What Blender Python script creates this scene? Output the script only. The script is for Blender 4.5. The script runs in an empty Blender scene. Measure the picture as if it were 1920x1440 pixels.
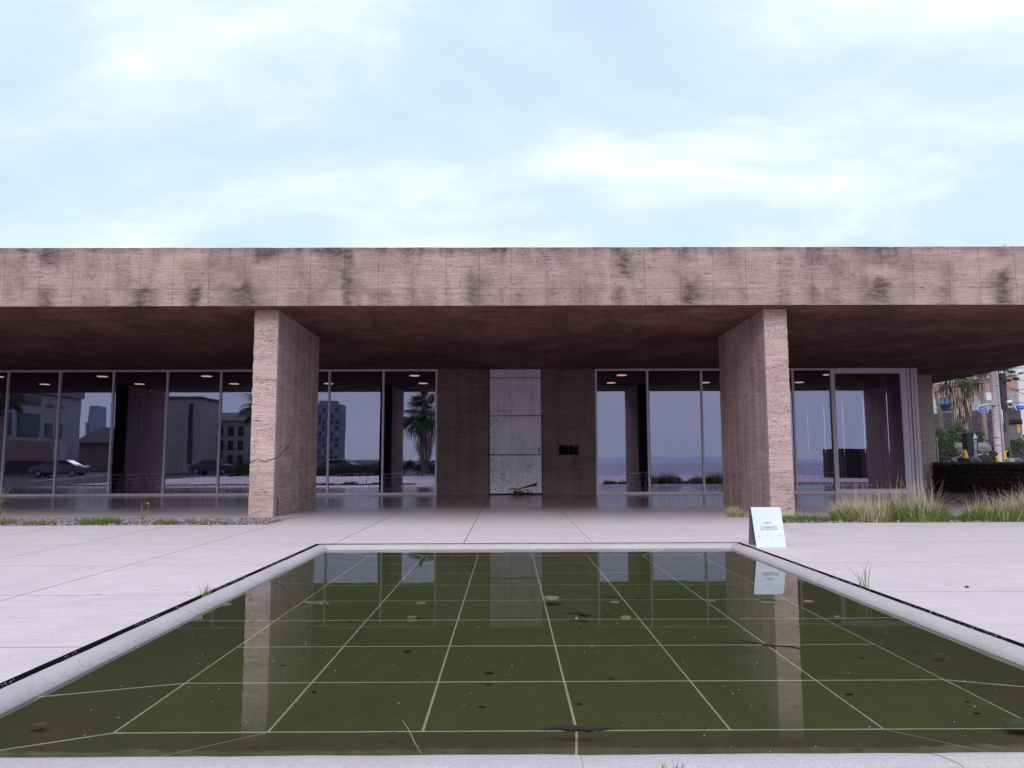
import bpy, bmesh, math, random
from mathutils import Vector, Matrix, noise
random.seed(7)
R = random.uniform
sc = bpy.context.scene
col = sc.collection

# ------------------------------------------------------------------ camera, sky, sun, exposure
PITCH, YAW, ROLL = math.atan(141/1390), math.radians(.3), .0031
cam_d = bpy.data.cameras.new('camera'); cam = bpy.data.objects.new('camera', cam_d); col.objects.link(cam)
cam_d.sensor_width = 36; cam_d.lens = 36*1390/1920; cam_d.clip_end = 6000; cam_d.clip_start = .05
CAM = Vector((0, 0, 1.32))
CR = Matrix.Rotation(-YAW, 3, 'Z') @ Matrix.Rotation(math.pi/2+PITCH, 3, 'X') @ Matrix.Rotation(-ROLL, 3, 'Z')
cam.matrix_world = Matrix.Translation(CAM) @ CR.to_4x4()
sc.camera = cam

SUN_EL, SUN_AZ = math.radians(31), math.radians(192)      # high soft sun behind the clouds, from behind the viewer
w = bpy.data.worlds.new('World'); sc.world = w; w.use_nodes = True
def build_sky():
    nt = w.node_tree; N = nt.nodes; L = nt.links
    for n in list(N): N.remove(n)
    out = N.new('ShaderNodeOutputWorld'); bg = N.new('ShaderNodeBackground'); L.new(bg.outputs[0], out.inputs[0])
    sky = N.new('ShaderNodeTexSky'); sky.sky_type = 'NISHITA'; sky.sun_disc = False
    sky.sun_elevation = SUN_EL; sky.sun_rotation = SUN_AZ; sky.air_density = 1.0; sky.dust_density = 2.0
    tc = N.new('ShaderNodeTexCoord'); sp = N.new('ShaderNodeSeparateXYZ'); L.new(tc.outputs['Generated'], sp.inputs[0])
    def m(op, a, b=None, clamp=False):
        n = N.new('ShaderNodeMath'); n.operation = op; n.use_clamp = clamp
        for i, v in enumerate((a, b)):
            if v is None: continue
            if isinstance(v, (int, float)): n.inputs[i].default_value = v
            else: L.new(v, n.inputs[i])
        return n.outputs[0]
    zz = m('ADD', m('MAXIMUM', sp.outputs[2], 0), .42)
    cx = N.new('ShaderNodeCombineXYZ'); L.new(m('DIVIDE', sp.outputs[0], zz), cx.inputs[0]); L.new(m('DIVIDE', sp.outputs[1], zz), cx.inputs[1])
    def noi(scale, det, off, rough=.5, sx=1, sy=1):
        mp = N.new('ShaderNodeMapping'); mp.inputs['Location'].default_value = off; mp.inputs['Scale'].default_value = (sx, sy, 1)
        mp.inputs['Rotation'].default_value = (0, 0, .5)
        L.new(cx.outputs[0], mp.inputs[0])
        n = N.new('ShaderNodeTexNoise'); n.inputs['Scale'].default_value = scale; n.inputs['Detail'].default_value = det
        n.inputs['Roughness'].default_value = rough; n.inputs['Distortion'].default_value = .35
        L.new(mp.outputs[0], n.inputs['Vector']); return n.outputs[0]
    big = noi(1.5, 3, (3.1, 1.7, 0), .5, 1, .8)
    fine = noi(2.6, 10, (7.3, 4.4, 0), .60, .75, 1.5)
    c = m('ADD', m('MULTIPLY', big, .42), m('MULTIPLY', fine, .66))
    ramp = N.new('ShaderNodeValToRGB'); L.new(c, ramp.inputs[0])
    e = ramp.color_ramp.elements
    e[0].position = .43; e[0].color = (.58, .73, .94, 1)
    e[1].position = .665; e[1].color = (1.0, 1.06, 1.06, 1)
    x = e.new(.52); x.color = (.645, .80, .95, 1)
    x = e.new(.585); x.color = (.78, .91, .96, 1)
    # pale even haze towards the horizon, all the way round
    hz = N.new('ShaderNodeMapRange'); L.new(sp.outputs[2], hz.inputs[0])
    hz.inputs[1].default_value = .0; hz.inputs[2].default_value = .40; hz.inputs[3].default_value = .85; hz.inputs[4].default_value = 0
    mix = N.new('ShaderNodeMix'); mix.data_type = 'RGBA'; L.new(hz.outputs[0], mix.inputs['Factor'])
    L.new(ramp.outputs[0], mix.inputs['A']); mix.inputs['B'].default_value = (.67, .83, .92, 1)
    mul = N.new('ShaderNodeMix'); mul.data_type = 'RGBA'; mul.blend_type = 'MULTIPLY'; mul.inputs['Factor'].default_value = 1
    L.new(sky.outputs[0], mul.inputs['A']); mul.inputs['B'].default_value = (.06, .06, .06, 1)
    mix2 = N.new('ShaderNodeMix'); mix2.data_type = 'RGBA'; mix2.inputs['Factor'].default_value = .95
    L.new(mul.outputs['Result'], mix2.inputs['A']); L.new(mix.outputs['Result'], mix2.inputs['B'])
    L.new(mix2.outputs['Result'], bg.inputs[0]); bg.inputs[1].default_value = 1.16
build_sky()
sun_d = bpy.data.lights.new('sun', 'SUN'); sun = bpy.data.objects.new('sun', sun_d); col.objects.link(sun)
sun_d.energy = 1.5; sun_d.angle = math.radians(26); sun_d.color = (1, .90, .84)
# NISHITA rotation 0 = +Y, clockwise
sd = Vector((math.sin(SUN_AZ)*math.cos(SUN_EL), math.cos(SUN_AZ)*math.cos(SUN_EL), math.sin(SUN_EL)))
sun.rotation_euler = sd.to_track_quat('Z', 'Y').to_euler()
vs = sc.view_settings; vs.view_transform = 'Standard'; vs.look = 'None'; vs.exposure = 0; vs.gamma = 1; vs.use_curve_mapping = False
sc.cycles.max_bounces = 10; sc.cycles.transparent_max_bounces = 16; sc.cycles.glossy_bounces = 5; sc.cycles.sample_clamp_indirect = 6
sc.cycles.caustics_reflective = False; sc.cycles.caustics_refractive = False

def at(px, py, y):
    """a surveyed point: photo direction taken at its true distance y"""
    d = CR @ Vector((px-960, 720-py, -1390)); return CAM + d*(y/d.y)
def ground(px, py, z=0):
    d = CR @ Vector((px-960, 720-py, -1390)); return CAM + d*((z-CAM.z)/d.z)

# ------------------------------------------------------------------ node material helper
class NT:
    def __init__(s, name):
        s.m = bpy.data.materials.new(name); s.m.use_nodes = True; s.t = s.m.node_tree; s.N = s.t.nodes; s.L = s.t.links
        s.b = s.N['Principled BSDF']; s.out = s.N['Material Output']
        s.pos = s.N.new('ShaderNodeNewGeometry').outputs['Position']
    def _in(s, sock, v):
        if v is None: return
        if hasattr(v, 'links'): s.L.new(v, sock)
        else: sock.default_value = v
    def math(s, op, a, b=None, clamp=False):
        n = s.N.new('ShaderNodeMath'); n.operation = op; n.use_clamp = clamp
        s._in(n.inputs[0], a); s._in(n.inputs[1], b); return n.outputs[0]
    def noise(s, scale=1, sc3=(1,1,1), det=4, rough=.55, dist=0, loc=(0,0,0), vec=None):
        mp = s.N.new('ShaderNodeMapping'); mp.inputs['Scale'].default_value = sc3; mp.inputs['Location'].default_value = loc
        s.L.new(vec or s.pos, mp.inputs[0])
        n = s.N.new('ShaderNodeTexNoise'); s.L.new(mp.outputs[0], n.inputs['Vector'])
        n.inputs['Scale'].default_value = scale; n.inputs['Detail'].default_value = det
        n.inputs['Roughness'].default_value = rough; n.inputs['Distortion'].default_value = dist
        return n.outputs[0]
    def vor(s, scale=1, sc3=(1,1,1), feature='F1', out='Distance', rnd=1):
        mp = s.N.new('ShaderNodeMapping'); mp.inputs['Scale'].default_value = sc3; s.L.new(s.pos, mp.inputs[0])
        n = s.N.new('ShaderNodeTexVoronoi'); n.feature = feature; s.L.new(mp.outputs[0], n.inputs['Vector'])
        n.inputs['Scale'].default_value = scale; n.inputs['Randomness'].default_value = rnd; return n.outputs[out]
    def rng(s, v, a, b, c=0., d=1.):
        n = s.N.new('ShaderNodeMapRange'); s._in(n.inputs[0], v)
        for i, k in enumerate((a, b, c, d)): n.inputs[i+1].default_value = k
        return n.outputs[0]
    def mix(s, f, a, b, mode='MIX'):
        n = s.N.new('ShaderNodeMix'); n.data_type = 'RGBA'; n.blend_type = mode
        s._in(n.inputs['Factor'], f)
        for k, v in (('A', a), ('B', b)):
            if isinstance(v, tuple) and len(v) == 3: v = (*v, 1)
            s._in(n.inputs[k], v)
        return n.outputs['Result']
    def bump(s, h, dist=.01, strength=.5):
        n = s.N.new('ShaderNodeBump'); n.inputs['Strength'].default_value = strength; n.inputs['Distance'].default_value = dist
        s._in(n.inputs['Height'], h); s.L.new(n.outputs[0], s.b.inputs['Normal']); return n.outputs[0]
    def attr(s, name):
        n = s.N.new('ShaderNodeAttribute'); n.attribute_name = name; return n.outputs['Fac']
    def rand(s): return s.N.new('ShaderNodeObjectInfo').outputs['Random']
    def color(s, v): s._in(s.b.inputs['Base Color'], (*v, 1) if isinstance(v, tuple) and len(v) == 3 else v)
    def rough(s, v): s._in(s.b.inputs['Roughness'], v)

def simple(name, c, rough=.6, var=.15, scale=6, metal=0, bump=0, spec=None):
    n = NT(name); c2 = tuple(x*(1-var) for x in c); c1 = tuple(min(1, x*(1+var)) for x in c)
    n.color(n.mix(n.rng(n.noise(scale), .3, .7), c2, c1)); n.rough(rough); n.b.inputs['Metallic'].default_value = metal
    if spec is not None: n.b.inputs['Specular IOR Level'].default_value = spec
    if bump: n.bump(n.noise(scale*3), bump, .5)
    return n.m

def concrete(name, base, light, dark, kind):
    n = NT(name)
    cloud = n.noise(.55, det=5, rough=.6)
    mid = n.noise(3.0, det=5, rough=.65, loc=(3, 2, 9))
    # combed horizontal layering
    lay = n.noise(1, (1.3, 1.3, 46), det=4, rough=.7, dist=.6) if kind != 'soffit' else n.noise(1, (1.1, 9, 2), det=5, rough=.65, dist=1.2)
    pit_a = n.noise(1, (34, 34, 85), det=3, rough=.7, loc=(5, 1, 2)) if kind != 'soffit' else n.noise(1, (9, 26, 9), det=3, rough=.7)
    pit_m = n.noise(1, (.9, .9, 2.6), det=3, rough=.6, loc=(1, 7, 3))
    pit = n.math('MULTIPLY', n.rng(pit_a, .575, .64), n.rng(pit_m, .40, .62))
    crk = n.noise(1, (5, 5, 30), det=5, rough=.75, loc=(11, 3, 5), dist=.3)
    crk = n.math('MULTIPLY', n.rng(crk, .60, .66), n.rng(n.noise(1, (1.1, 1.1, 1.6), det=2, loc=(6, 6, 2)), .40, .58))
    if kind != 'soffit': pit = n.math('MAXIMUM', pit, crk)
    c = n.mix(n.rng(cloud, .3, .7), dark, light)
    c = n.mix(n.rng(mid, .35, .7, 0, .55), c, base)
    c = n.mix(n.rng(lay, .40, .60, .55, 0), c, tuple(x*.5 for x in dark))
    grain = n.noise(60, det=2, rough=.6)
    c = n.mix(n.rng(grain, .3, .7, 0, .35), c, tuple(x*.62 for x in base))
    h = n.math('ADD', n.math('MULTIPLY', lay, .9), n.math('MULTIPLY', grain, .25))
    if kind == 'side':      # shuttering boards set upright
        wv = n.N.new('ShaderNodeTexWave'); wv.wave_type = 'BANDS'; wv.bands_direction = 'Y'
        mp = n.N.new('ShaderNodeMapping'); n.L.new(n.pos, mp.inputs[0]); mp.inputs['Scale'].default_value = (0, 1, .012); n.L.new(mp.outputs[0], wv.inputs['Vector'])
        wv.inputs['Scale'].default_value = .52; wv.inputs['Distortion'].default_value = .6; wv.inputs['Detail'].default_value = 2
        c = n.mix(n.rng(wv.outputs['Fac'], .02, .0, 0, .35), c, tuple(x*1.5 for x in light))
        run = n.noise(1, (2.5, 2.5, .3), det=4, rough=.6)
        c = n.mix(n.rng(run, .48, .72, 0, .55), c, tuple(x*.45 for x in dark))
    if kind == 'fascia':
        st = n.attr('stain')
        f = n.math('MULTIPLY', st, n.rng(n.noise(1, (4, 4, 13), det=5, rough=.7, loc=(2, 2, 2)), .34, .64, .48, 1.3), True)
        c = n.mix(f, c, (.095, .058, .064))
        ms = n.noise(1, (1.6, 1.6, .9), det=6, rough=.7, loc=(3, 3, 4)); c = n.mix(n.rng(ms, .50, .70, 0, .55), c, (.17, .11, .115))
        eff = n.noise(1, (7, 7, 16), det=4, rough=.75, loc=(8, 8, 1))
        c = n.mix(n.math('MULTIPLY', n.rng(eff, .60, .68), n.rng(pit_m, .42, .6, 0, .55)), c, (.60, .53, .48))
        rd = n.rand(); c = n.mix(n.rng(rd, 0, 1, 0, .10), c, (.50, .38, .30)); 
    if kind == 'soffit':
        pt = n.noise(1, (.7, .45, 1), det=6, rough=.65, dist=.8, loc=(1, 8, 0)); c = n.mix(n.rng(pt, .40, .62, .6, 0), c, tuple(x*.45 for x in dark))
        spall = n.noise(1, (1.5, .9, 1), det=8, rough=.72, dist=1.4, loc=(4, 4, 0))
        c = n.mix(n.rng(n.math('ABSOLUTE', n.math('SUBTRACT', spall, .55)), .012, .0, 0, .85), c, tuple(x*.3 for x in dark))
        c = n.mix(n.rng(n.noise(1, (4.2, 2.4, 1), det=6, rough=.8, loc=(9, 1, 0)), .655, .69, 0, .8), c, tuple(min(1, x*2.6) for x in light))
    c = n.mix(n.math('MULTIPLY', pit, .85), c, tuple(x*.22 for x in dark))
    h = n.math('SUBTRACT', h, n.math('MULTIPLY', pit, 1.6))
    n.color(c); n.rough(.88); n.b.inputs['Specular IOR Level'].default_value = .25
    n.bump(h, .016 if kind != 'soffit' else .02, .8)
    return n.m
M = {}
M['fascia'] = concrete('combed_concrete_fascia', (.60,.425,.395), (.70,.525,.485), (.44,.30,.285), 'fascia')
M['fin'] = concrete('combed_concrete_fin', (.74,.52,.50), (.84,.62,.59), (.58,.40,.38), 'front')
M['side'] = concrete('board_marked_concrete', (.68,.47,.48), (.78,.56,.56), (.52,.35,.36), 'side')
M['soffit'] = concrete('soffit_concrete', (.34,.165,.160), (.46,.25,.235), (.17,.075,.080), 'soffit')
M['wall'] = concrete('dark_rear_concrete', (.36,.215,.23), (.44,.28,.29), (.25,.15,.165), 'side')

def paving_mat():
    n = NT('brushed_plaza_concrete')
    br = n.noise(1, (1.2, 9, 1), det=6, rough=.68, dist=.4)
    cl = n.noise(.35, det=5, rough=.6)
    c = n.mix(n.rng(cl, .3, .7), (.82, .665, .71), (.90, .745, .79))
    c = n.mix(n.rng(br, .38, .60, .34, 0), c, (.62, .49, .53))
    c = n.mix(n.rng(n.noise(2.2, det=6, rough=.7, loc=(5,5,0)), .45, .72, 0, .34), c, (.50, .40, .43))
    c = n.mix(n.rng(n.noise(1, (7, 16, 1), det=6, rough=.75, loc=(1,3,0)), .48, .72, 0, .34), c, (.48, .39, .43))
    c = n.mix(n.rng(n.noise(.9, det=7, rough=.72, dist=1.2, loc=(7,2,0)), .60, .64, 0, .16), c, (.40, .31, .34))
    c = n.mix(n.rng(n.noise(70, det=2), .3, .7, 0, .22), c, (.42, .36, .42))
    spot = n.noise(7, det=3, rough=.5)
    c = n.mix(n.rng(spot, .70, .72, 0, .5), c, (.12, .09, .10))
    c = n.mix(n.rng(n.rand(), 0, 1, 0, .26), c, (.62, .50, .55))
    # polished under the roof; the colour also darkens from the eave inwards
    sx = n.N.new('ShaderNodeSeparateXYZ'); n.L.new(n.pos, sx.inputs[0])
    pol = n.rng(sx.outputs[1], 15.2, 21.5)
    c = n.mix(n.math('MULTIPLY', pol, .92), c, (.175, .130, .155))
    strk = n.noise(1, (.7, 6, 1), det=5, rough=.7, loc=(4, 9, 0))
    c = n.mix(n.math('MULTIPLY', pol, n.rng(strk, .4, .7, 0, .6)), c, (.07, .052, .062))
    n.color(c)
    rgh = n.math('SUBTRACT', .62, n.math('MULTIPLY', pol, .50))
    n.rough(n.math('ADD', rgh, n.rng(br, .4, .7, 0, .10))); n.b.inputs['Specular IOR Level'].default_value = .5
    n.bump(n.math('ADD', br, n.math('MULTIPLY', n.noise(90, det=2), .4)), .002, .35)
    return n.m
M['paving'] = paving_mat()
M['black_gap'] = simple('dark_joint_soil', (.018,.014,.016), .95, .4, 20, spec=.1)
M['ground'] = simple('asphalt_ground', (.055,.05,.055), .9, .25, .6)
M['lawn'] = simple('dark_lawn', (.045,.055,.03), .95, .4, 2)

def curb_mat():
    n = NT('honed_curb_concrete')
    gr = n.noise(55, det=4, rough=.75); cl = n.noise(1.3, det=5)
    c = n.mix(n.rng(cl, .3, .7), (.54, .45, .49), (.66, .56, .60))
    c = n.mix(n.rng(gr, .42, .66, 0, .5), c, (.36, .30, .33))
    n.color(c); n.rough(.7); n.bump(gr, .003, .5); return n.m
M['curb'] = curb_mat()

def tile_mat():
    n = NT('algae_covered_pool_tile')
    cl = n.noise(.5, det=5, rough=.62); md = n.noise(4, det=6, rough=.7)
    c = n.mix(n.rng(cl, .3, .7), (.136, .150, .042), (.172, .196, .060))
    c = n.mix(n.rng(md, .45, .75, 0, .5), c, (.105, .075, .030))
    c = n.mix(n.rng(n.noise(90, det=3), .3, .75, 0, .5), c, (.20, .185, .11))
    n.color(c); n.rough(.9); return n.m
M['tile'] = tile_mat()
def rim_tile_mat():
    n = NT('silty_pool_rim_tile')
    cl = n.noise(.7, det=5, rough=.62)
    c = n.mix(n.rng(cl, .3, .7), (.112, .104, .038), (.145, .142, .050))
    c = n.mix(n.rng(n.noise(90, det=3), .35, .7, 0, .6), c, (.23, .19, .14))
    n.color(c); n.rough(.9); return n.m
M['rim_tile'] = rim_tile_mat()
M['grout'] = simple('pale_pool_joint', (.90,.88,.74), .8, .15, 9)

def water_mat():
    n = NT('still_pool_water'); N, L = n.N, n.L; N.remove(n.b)
    fr = N.new('ShaderNodeFresnel'); fr.inputs['IOR'].default_value = 1.33
    tr = N.new('ShaderNodeBsdfTransparent'); tr.inputs[0].default_value = (.89, .87, .78, 1)
    gl = N.new('ShaderNodeBsdfGlossy'); gl.inputs['Roughness'].default_value = .004; gl.inputs[0].default_value = (.95, .97, 1, 1)
    mx = N.new('ShaderNodeMixShader'); L.new(tr.outputs[0], mx.inputs[1]); L.new(gl.outputs[0], mx.inputs[2]); L.new(mx.outputs[0], n.out.inputs[0])
    h = n.math('ADD', n.noise(2.2, (1, 1, 1), det=3, rough=.5), n.math('MULTIPLY', n.noise(14, (.6, 1.6, 1), det=2), .10))
    ripple_zone = n.rng(n.noise(.8, (1, 1, 1), det=1, loc=(1, 5, 0)), .45, .65, .15, 1)
    b = N.new('ShaderNodeBump'); b.inputs['Distance'].default_value = .0016; b.inputs['Strength'].default_value = .5
    L.new(n.math('MULTIPLY', h, ripple_zone), b.inputs['Height'])
    L.new(b.outputs[0], gl.inputs['Normal']); L.new(b.outputs[0], fr.inputs['Normal'])
    lift = n.rng(fr.outputs[0], 0, 1, .0, 1.0); L.new(lift, mx.inputs[0])
    return n.m
M['water'] = water_mat()

def glass_mat(name, tint, refl, lo, wav=.0010):
    n = NT(name); N, L = n.N, n.L; N.remove(n.b)
    fr = N.new('ShaderNodeFresnel'); fr.inputs['IOR'].default_value = 1.5
    tr = N.new('ShaderNodeBsdfTransparent'); tr.inputs[0].default_value = (*tint, 1)
    gl = N.new('ShaderNodeBsdfGlossy'); gl.inputs['Roughness'].default_value = .002; gl.inputs[0].default_value = (*refl, 1)
    mx = N.new('ShaderNodeMixShader'); L.new(tr.outputs[0], mx.inputs[1]); L.new(gl.outputs[0], mx.inputs[2]); L.new(mx.outputs[0], n.out.inputs[0])
    L.new(n.rng(fr.outputs[0], .04, 1, lo, 1), mx.inputs[0])
    b = N.new('ShaderNodeBump'); b.inputs['Distance'].default_value = wav; b.inputs['Strength'].default_value = 1
    L.new(n.noise(.9, (1, 1, .6), det=1), b.inputs['Height']); L.new(b.outputs[0], gl.inputs['Normal'])
    return n.m
M['glass'] = glass_mat('coated_window_glass', (.84, .76, .84), (.72, .69, .94), .225)
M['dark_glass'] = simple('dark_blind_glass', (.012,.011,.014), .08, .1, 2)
M['alu'] = simple('pale_anodised_frame', (.86,.72,.86), .5, .04, 3)
M['white_steel'] = simple('white_chair_steel', (.88,.86,.92), .4, .05, 3)
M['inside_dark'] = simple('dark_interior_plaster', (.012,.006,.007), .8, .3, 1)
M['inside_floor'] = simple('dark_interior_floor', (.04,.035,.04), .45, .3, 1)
M['wood_dark'] = simple('dark_table_wood', (.05,.03,.025), .5, .3, 6)
def emis(name, c, s):
    n = NT(name); n.color((.8,.7,.6)); n.b.inputs['Emission Color'].default_value = (*c, 1); n.b.inputs['Emission Strength'].default_value = s; return n.m
M['lamp'] = emis('warm_lamp_face', (1, .74, .56), 1.2)

def door_mat():
    n = NT('pitted_white_door_paint')
    sx = n.N.new('ShaderNodeSeparateXYZ'); n.L.new(n.pos, sx.inputs[0])
    pit = n.noise(1, (17, 17, 20), det=4, rough=.7, loc=(3, 0, 1)); zone = n.noise(1, (1.3, 1, .8), det=3, loc=(.4, 0, 7.3))
    left = n.rng(sx.outputs[0], -.6, 1.1, 1.0, .62)
    low = n.rng(sx.outputs[2], 4.6, .3, .55, 1.0)
    f = n.math('MULTIPLY', n.rng(pit, .555, .60), n.rng(n.math('MULTIPLY', n.math('MULTIPLY', zone, left), low), .27, .40), True)
    c = n.mix(n.rng(n.noise(1.5, det=5), .3, .7), (.84, .74, .88), (.92, .83, .95))
    c = n.mix(n.rng(n.noise(1, (5, 5, .8), det=4, loc=(1, 1, 1)), .5, .75, 0, .35), c, (.30, .27, .32))
    c = n.mix(n.math('MULTIPLY', f, .9), c, (.07, .055, .065))
    n.color(c); n.rough(.6); n.bump(n.math('MULTIPLY', f, -1), .004, .5); return n.m
M['door'] = door_mat()
M['rust'] = simple('rusted_steel', (.085,.030,.018), .9, .5, 30, bump=.003)
M['joint'] = simple('rusty_black_joint', (.020,.011,.010), .9, .5, 12)
M['plaque'] = simple('black_wall_plaque', (.010,.004,.014), .9, .1, 2, spec=.1)
M['plaque_text'] = simple('grey_plaque_text', (.35,.33,.38), .6, .05)
M['board'] = simple('white_sign_board', (.74,.82,.90), .5, .03, 8)
M['ink'] = simple('navy_lettering', (.02,.02,.14), .6, .1)
M['rusty_edge'] = simple('brown_board_edge', (.16,.08,.07), .8, .4, 20)
M['red_mark'] = simple('red_peeled_mark', (.45,.08,.06), .8, .3, 30)

# ------------------------------------------------------------------ mesh helpers
class MB:
    def __init__(s): s.v = []; s.f = []; s.mi = []
    def add(s, vs, fs, mi=0):
        o = len(s.v); s.v += [tuple(v) for v in vs]; s.f += [[i+o for i in f] for f in fs]; s.mi += [mi]*len(fs)
    def box(s, x0, x1, y0, y1, z0, z1, mi=0):
        s.add([(x0,y0,z0),(x1,y0,z0),(x1,y1,z0),(x0,y1,z0),(x0,y0,z1),(x1,y0,z1),(x1,y1,z1),(x0,y1,z1)],
              [(0,3,2,1),(4,5,6,7),(0,1,5,4),(1,2,6,5),(2,3,7,6),(3,0,4,7)], mi)
    def obox(s, c, ax, ay, az, hx, hy, hz, mi=0):
        c = Vector(c); ax, ay, az = Vector(ax).normalized()*hx, Vector(ay).normalized()*hy, Vector(az).normalized()*hz
        vs = [c+ax*i+ay*j+az*k for k in (-1,1) for i, j in ((-1,-1),(1,-1),(1,1),(-1,1))]
        s.add(vs, [(0,3,2,1),(4,5,6,7),(0,1,5,4),(1,2,6,5),(2,3,7,6),(3,0,4,7)], mi)
    def tube(s, pts, rad, n=8, mi=0, cap=True):
        pts = [Vector(p) for p in pts]; rs = rad if isinstance(rad, (list, tuple)) else [rad]*len(pts)
        rings = []
        for i, p in enumerate(pts):
            d = (pts[min(i+1, len(pts)-1)] - pts[max(i-1, 0)]).normalized()
            u = d.cross(Vector((0,0,1)) if abs(d.z) < .9 else Vector((1,0,0))).normalized(); v = d.cross(u)
            rings.append([p + (u*math.cos(a)+v*math.sin(a))*rs[i] for a in [2*math.pi*k/n for k in range(n)]])
        vs = [q for r in rings for q in r]
        fs = [(i*n+k, i*n+(k+1) % n, (i+1)*n+(k+1) % n, (i+1)*n+k) for i in range(len(pts)-1) for k in range(n)]
        if cap: fs += [tuple(range(n)), tuple(reversed(range((len(pts)-1)*n, len(pts)*n)))]
        s.add(vs, fs, mi)
    def ball(s, c, r, sc3=(1,1,1), nu=12, nv=8, mi=0, jit=0):
        c = Vector(c); vs = [c+Vector((0,0,r*sc3[2]))]
        for j in range(1, nv):
            t = math.pi*j/nv
            for i in range(nu):
                a = 2*math.pi*i/nu; k = 1+R(-jit, jit)
                vs.append(c+Vector((math.sin(t)*math.cos(a)*sc3[0], math.sin(t)*math.sin(a)*sc3[1], math.cos(t)*sc3[2]))*r*k)
        vs.append(c-Vector((0,0,r*sc3[2])))
        fs = [(0, 1+i, 1+(i+1) % nu) for i in range(nu)]
        for j in range(nv-2):
            for i in range(nu): a = 1+j*nu; fs.append((a+i, a+nu+i, a+nu+(i+1) % nu, a+(i+1) % nu))
        b = 1+(nv-2)*nu; fs += [(b+i, len(vs)-1, b+(i+1) % nu) for i in range(nu)]
        s.add(vs, fs, mi)
    def mesh(s, name, mats):
        me = bpy.data.meshes.new(name); me.from_pydata(s.v, [], s.f)
        for m in (mats if isinstance(mats, (list, tuple)) else [mats]): me.materials.append(m)
        me.polygons.foreach_set('material_index', s.mi); me.update(); return me
    def build(s, name, mats, parent=None, loc=None, smooth=False):
        o = bpy.data.objects.new(name, s.mesh(name, mats)); col.objects.link(o)
        if smooth: o.data.polygons.foreach_set('use_smooth', [True]*len(o.data.polygons))
        if loc: o.location = loc
        if parent: o.parent = parent
        return o
def tag(o, label=None, cat=None, group=None, kind=None):
    if label: o['label'] = label
    if cat: o['category'] = cat
    if group: o['group'] = group
    if kind: o['kind'] = kind
    return o
def empty(name, loc=(0,0,0), rz=0, **k):
    o = bpy.data.objects.new(name, None); col.objects.link(o); o.location = loc; o.rotation_euler.z = rz; o.empty_display_size = .1
    tag(o, **k); return o
def link(me, name, parent=None, loc=(0,0,0), rot=(0,0,0), scale=None):
    o = bpy.data.objects.new(name, me); col.objects.link(o); o.location = loc; o.rotation_euler = rot
    if scale: o.scale = scale
    if parent: o.parent = parent
    return o
def bevel(o, wd=.01, seg=2):
    m = o.modifiers.new('bevel', 'BEVEL'); m.width = wd; m.segments = seg; m.limit_method = 'ANGLE'; return o
def copy_tree(o, parent=None):
    c = o.copy(); col.objects.link(c)
    if parent: c.parent = parent
    for ch in list(o.children): copy_tree(ch, c)
    return c
def text_mesh(body, size, mat, name='lettering', parent=None, loc=(0,0,0), rot=(math.pi/2,0,0), ext=.0008, align='CENTER', space=1.0):
    cu = bpy.data.curves.new('t', 'FONT'); cu.body = body; cu.size = size; cu.extrude = ext; cu.align_x = align; cu.resolution_u = 2; cu.space_line = space
    cu.offset = 0
    to = bpy.data.objects.new('t', cu); col.objects.link(to); bpy.context.view_layer.update()
    me = bpy.data.meshes.new_from_object(to.evaluated_get(bpy.context.evaluated_depsgraph_get())); bpy.data.objects.remove(to)
    me.materials.clear(); me.materials.append(mat); me.name = name
    return link(me, name, parent, loc, rot)

def rough_block(x0, x1, y0, y1, z0, z1, step=.07, amp=.004, edge=.016, seed=0.):
    """a solid block whose faces are gently uneven and whose arrises are chipped"""
    nx, ny, nz = [max(1, round((b-a)/step)) for a, b in ((x0,x1),(y0,y1),(z0,z1))]
    idx = {}; vs = []
    def vert(i, j, k):
        if (i,j,k) in idx: return idx[(i,j,k)]
        p = Vector((x0+(x1-x0)*i/nx, y0+(y1-y0)*j/ny, z0+(z1-z0)*k/nz))
        n = Vector(((i==nx)-(i==0), (j==ny)-(j==0), (k==nz)-(k==0)))
        on = abs(n.x)+abs(n.y)+abs(n.z)
        q = Vector((p.x*2.2+seed, p.y*2.2, p.z*7))
        d = noise.noise(q)*amp
        if on >= 2: d -= edge*max(0, noise.noise(Vector((p.x*4+seed, p.y*4, p.z*5)))+.15)*1.4 + .004
        p = p + n.normalized()*d
        idx[(i,j,k)] = len(vs); vs.append(p); return idx[(i,j,k)]
    fs = []; mi = []
    for k in (0, nz):
        for i in range(nx):
            for j in range(ny):
                q = [vert(i,j,k), vert(i+1,j,k), vert(i+1,j+1,k), vert(i,j+1,k)]; fs.append(q if k else q[::-1]); mi.append(0)
    for j in (0, ny):
        for i in range(nx):
            for k in range(nz):
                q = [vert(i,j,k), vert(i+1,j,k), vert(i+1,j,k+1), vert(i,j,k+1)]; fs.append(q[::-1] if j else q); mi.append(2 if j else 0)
    for i in (0, nx):
        for j in range(ny):
            for k in range(nz):
                q = [vert(i,j,k), vert(i,j+1,k), vert(i,j+1,k+1), vert(i,j,k+1)]; fs.append(q if i else q[::-1]); mi.append(1)
    mb = MB(); mb.v = [tuple(v) for v in vs]; mb.f = fs; mb.mi = mi; return mb

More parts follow.
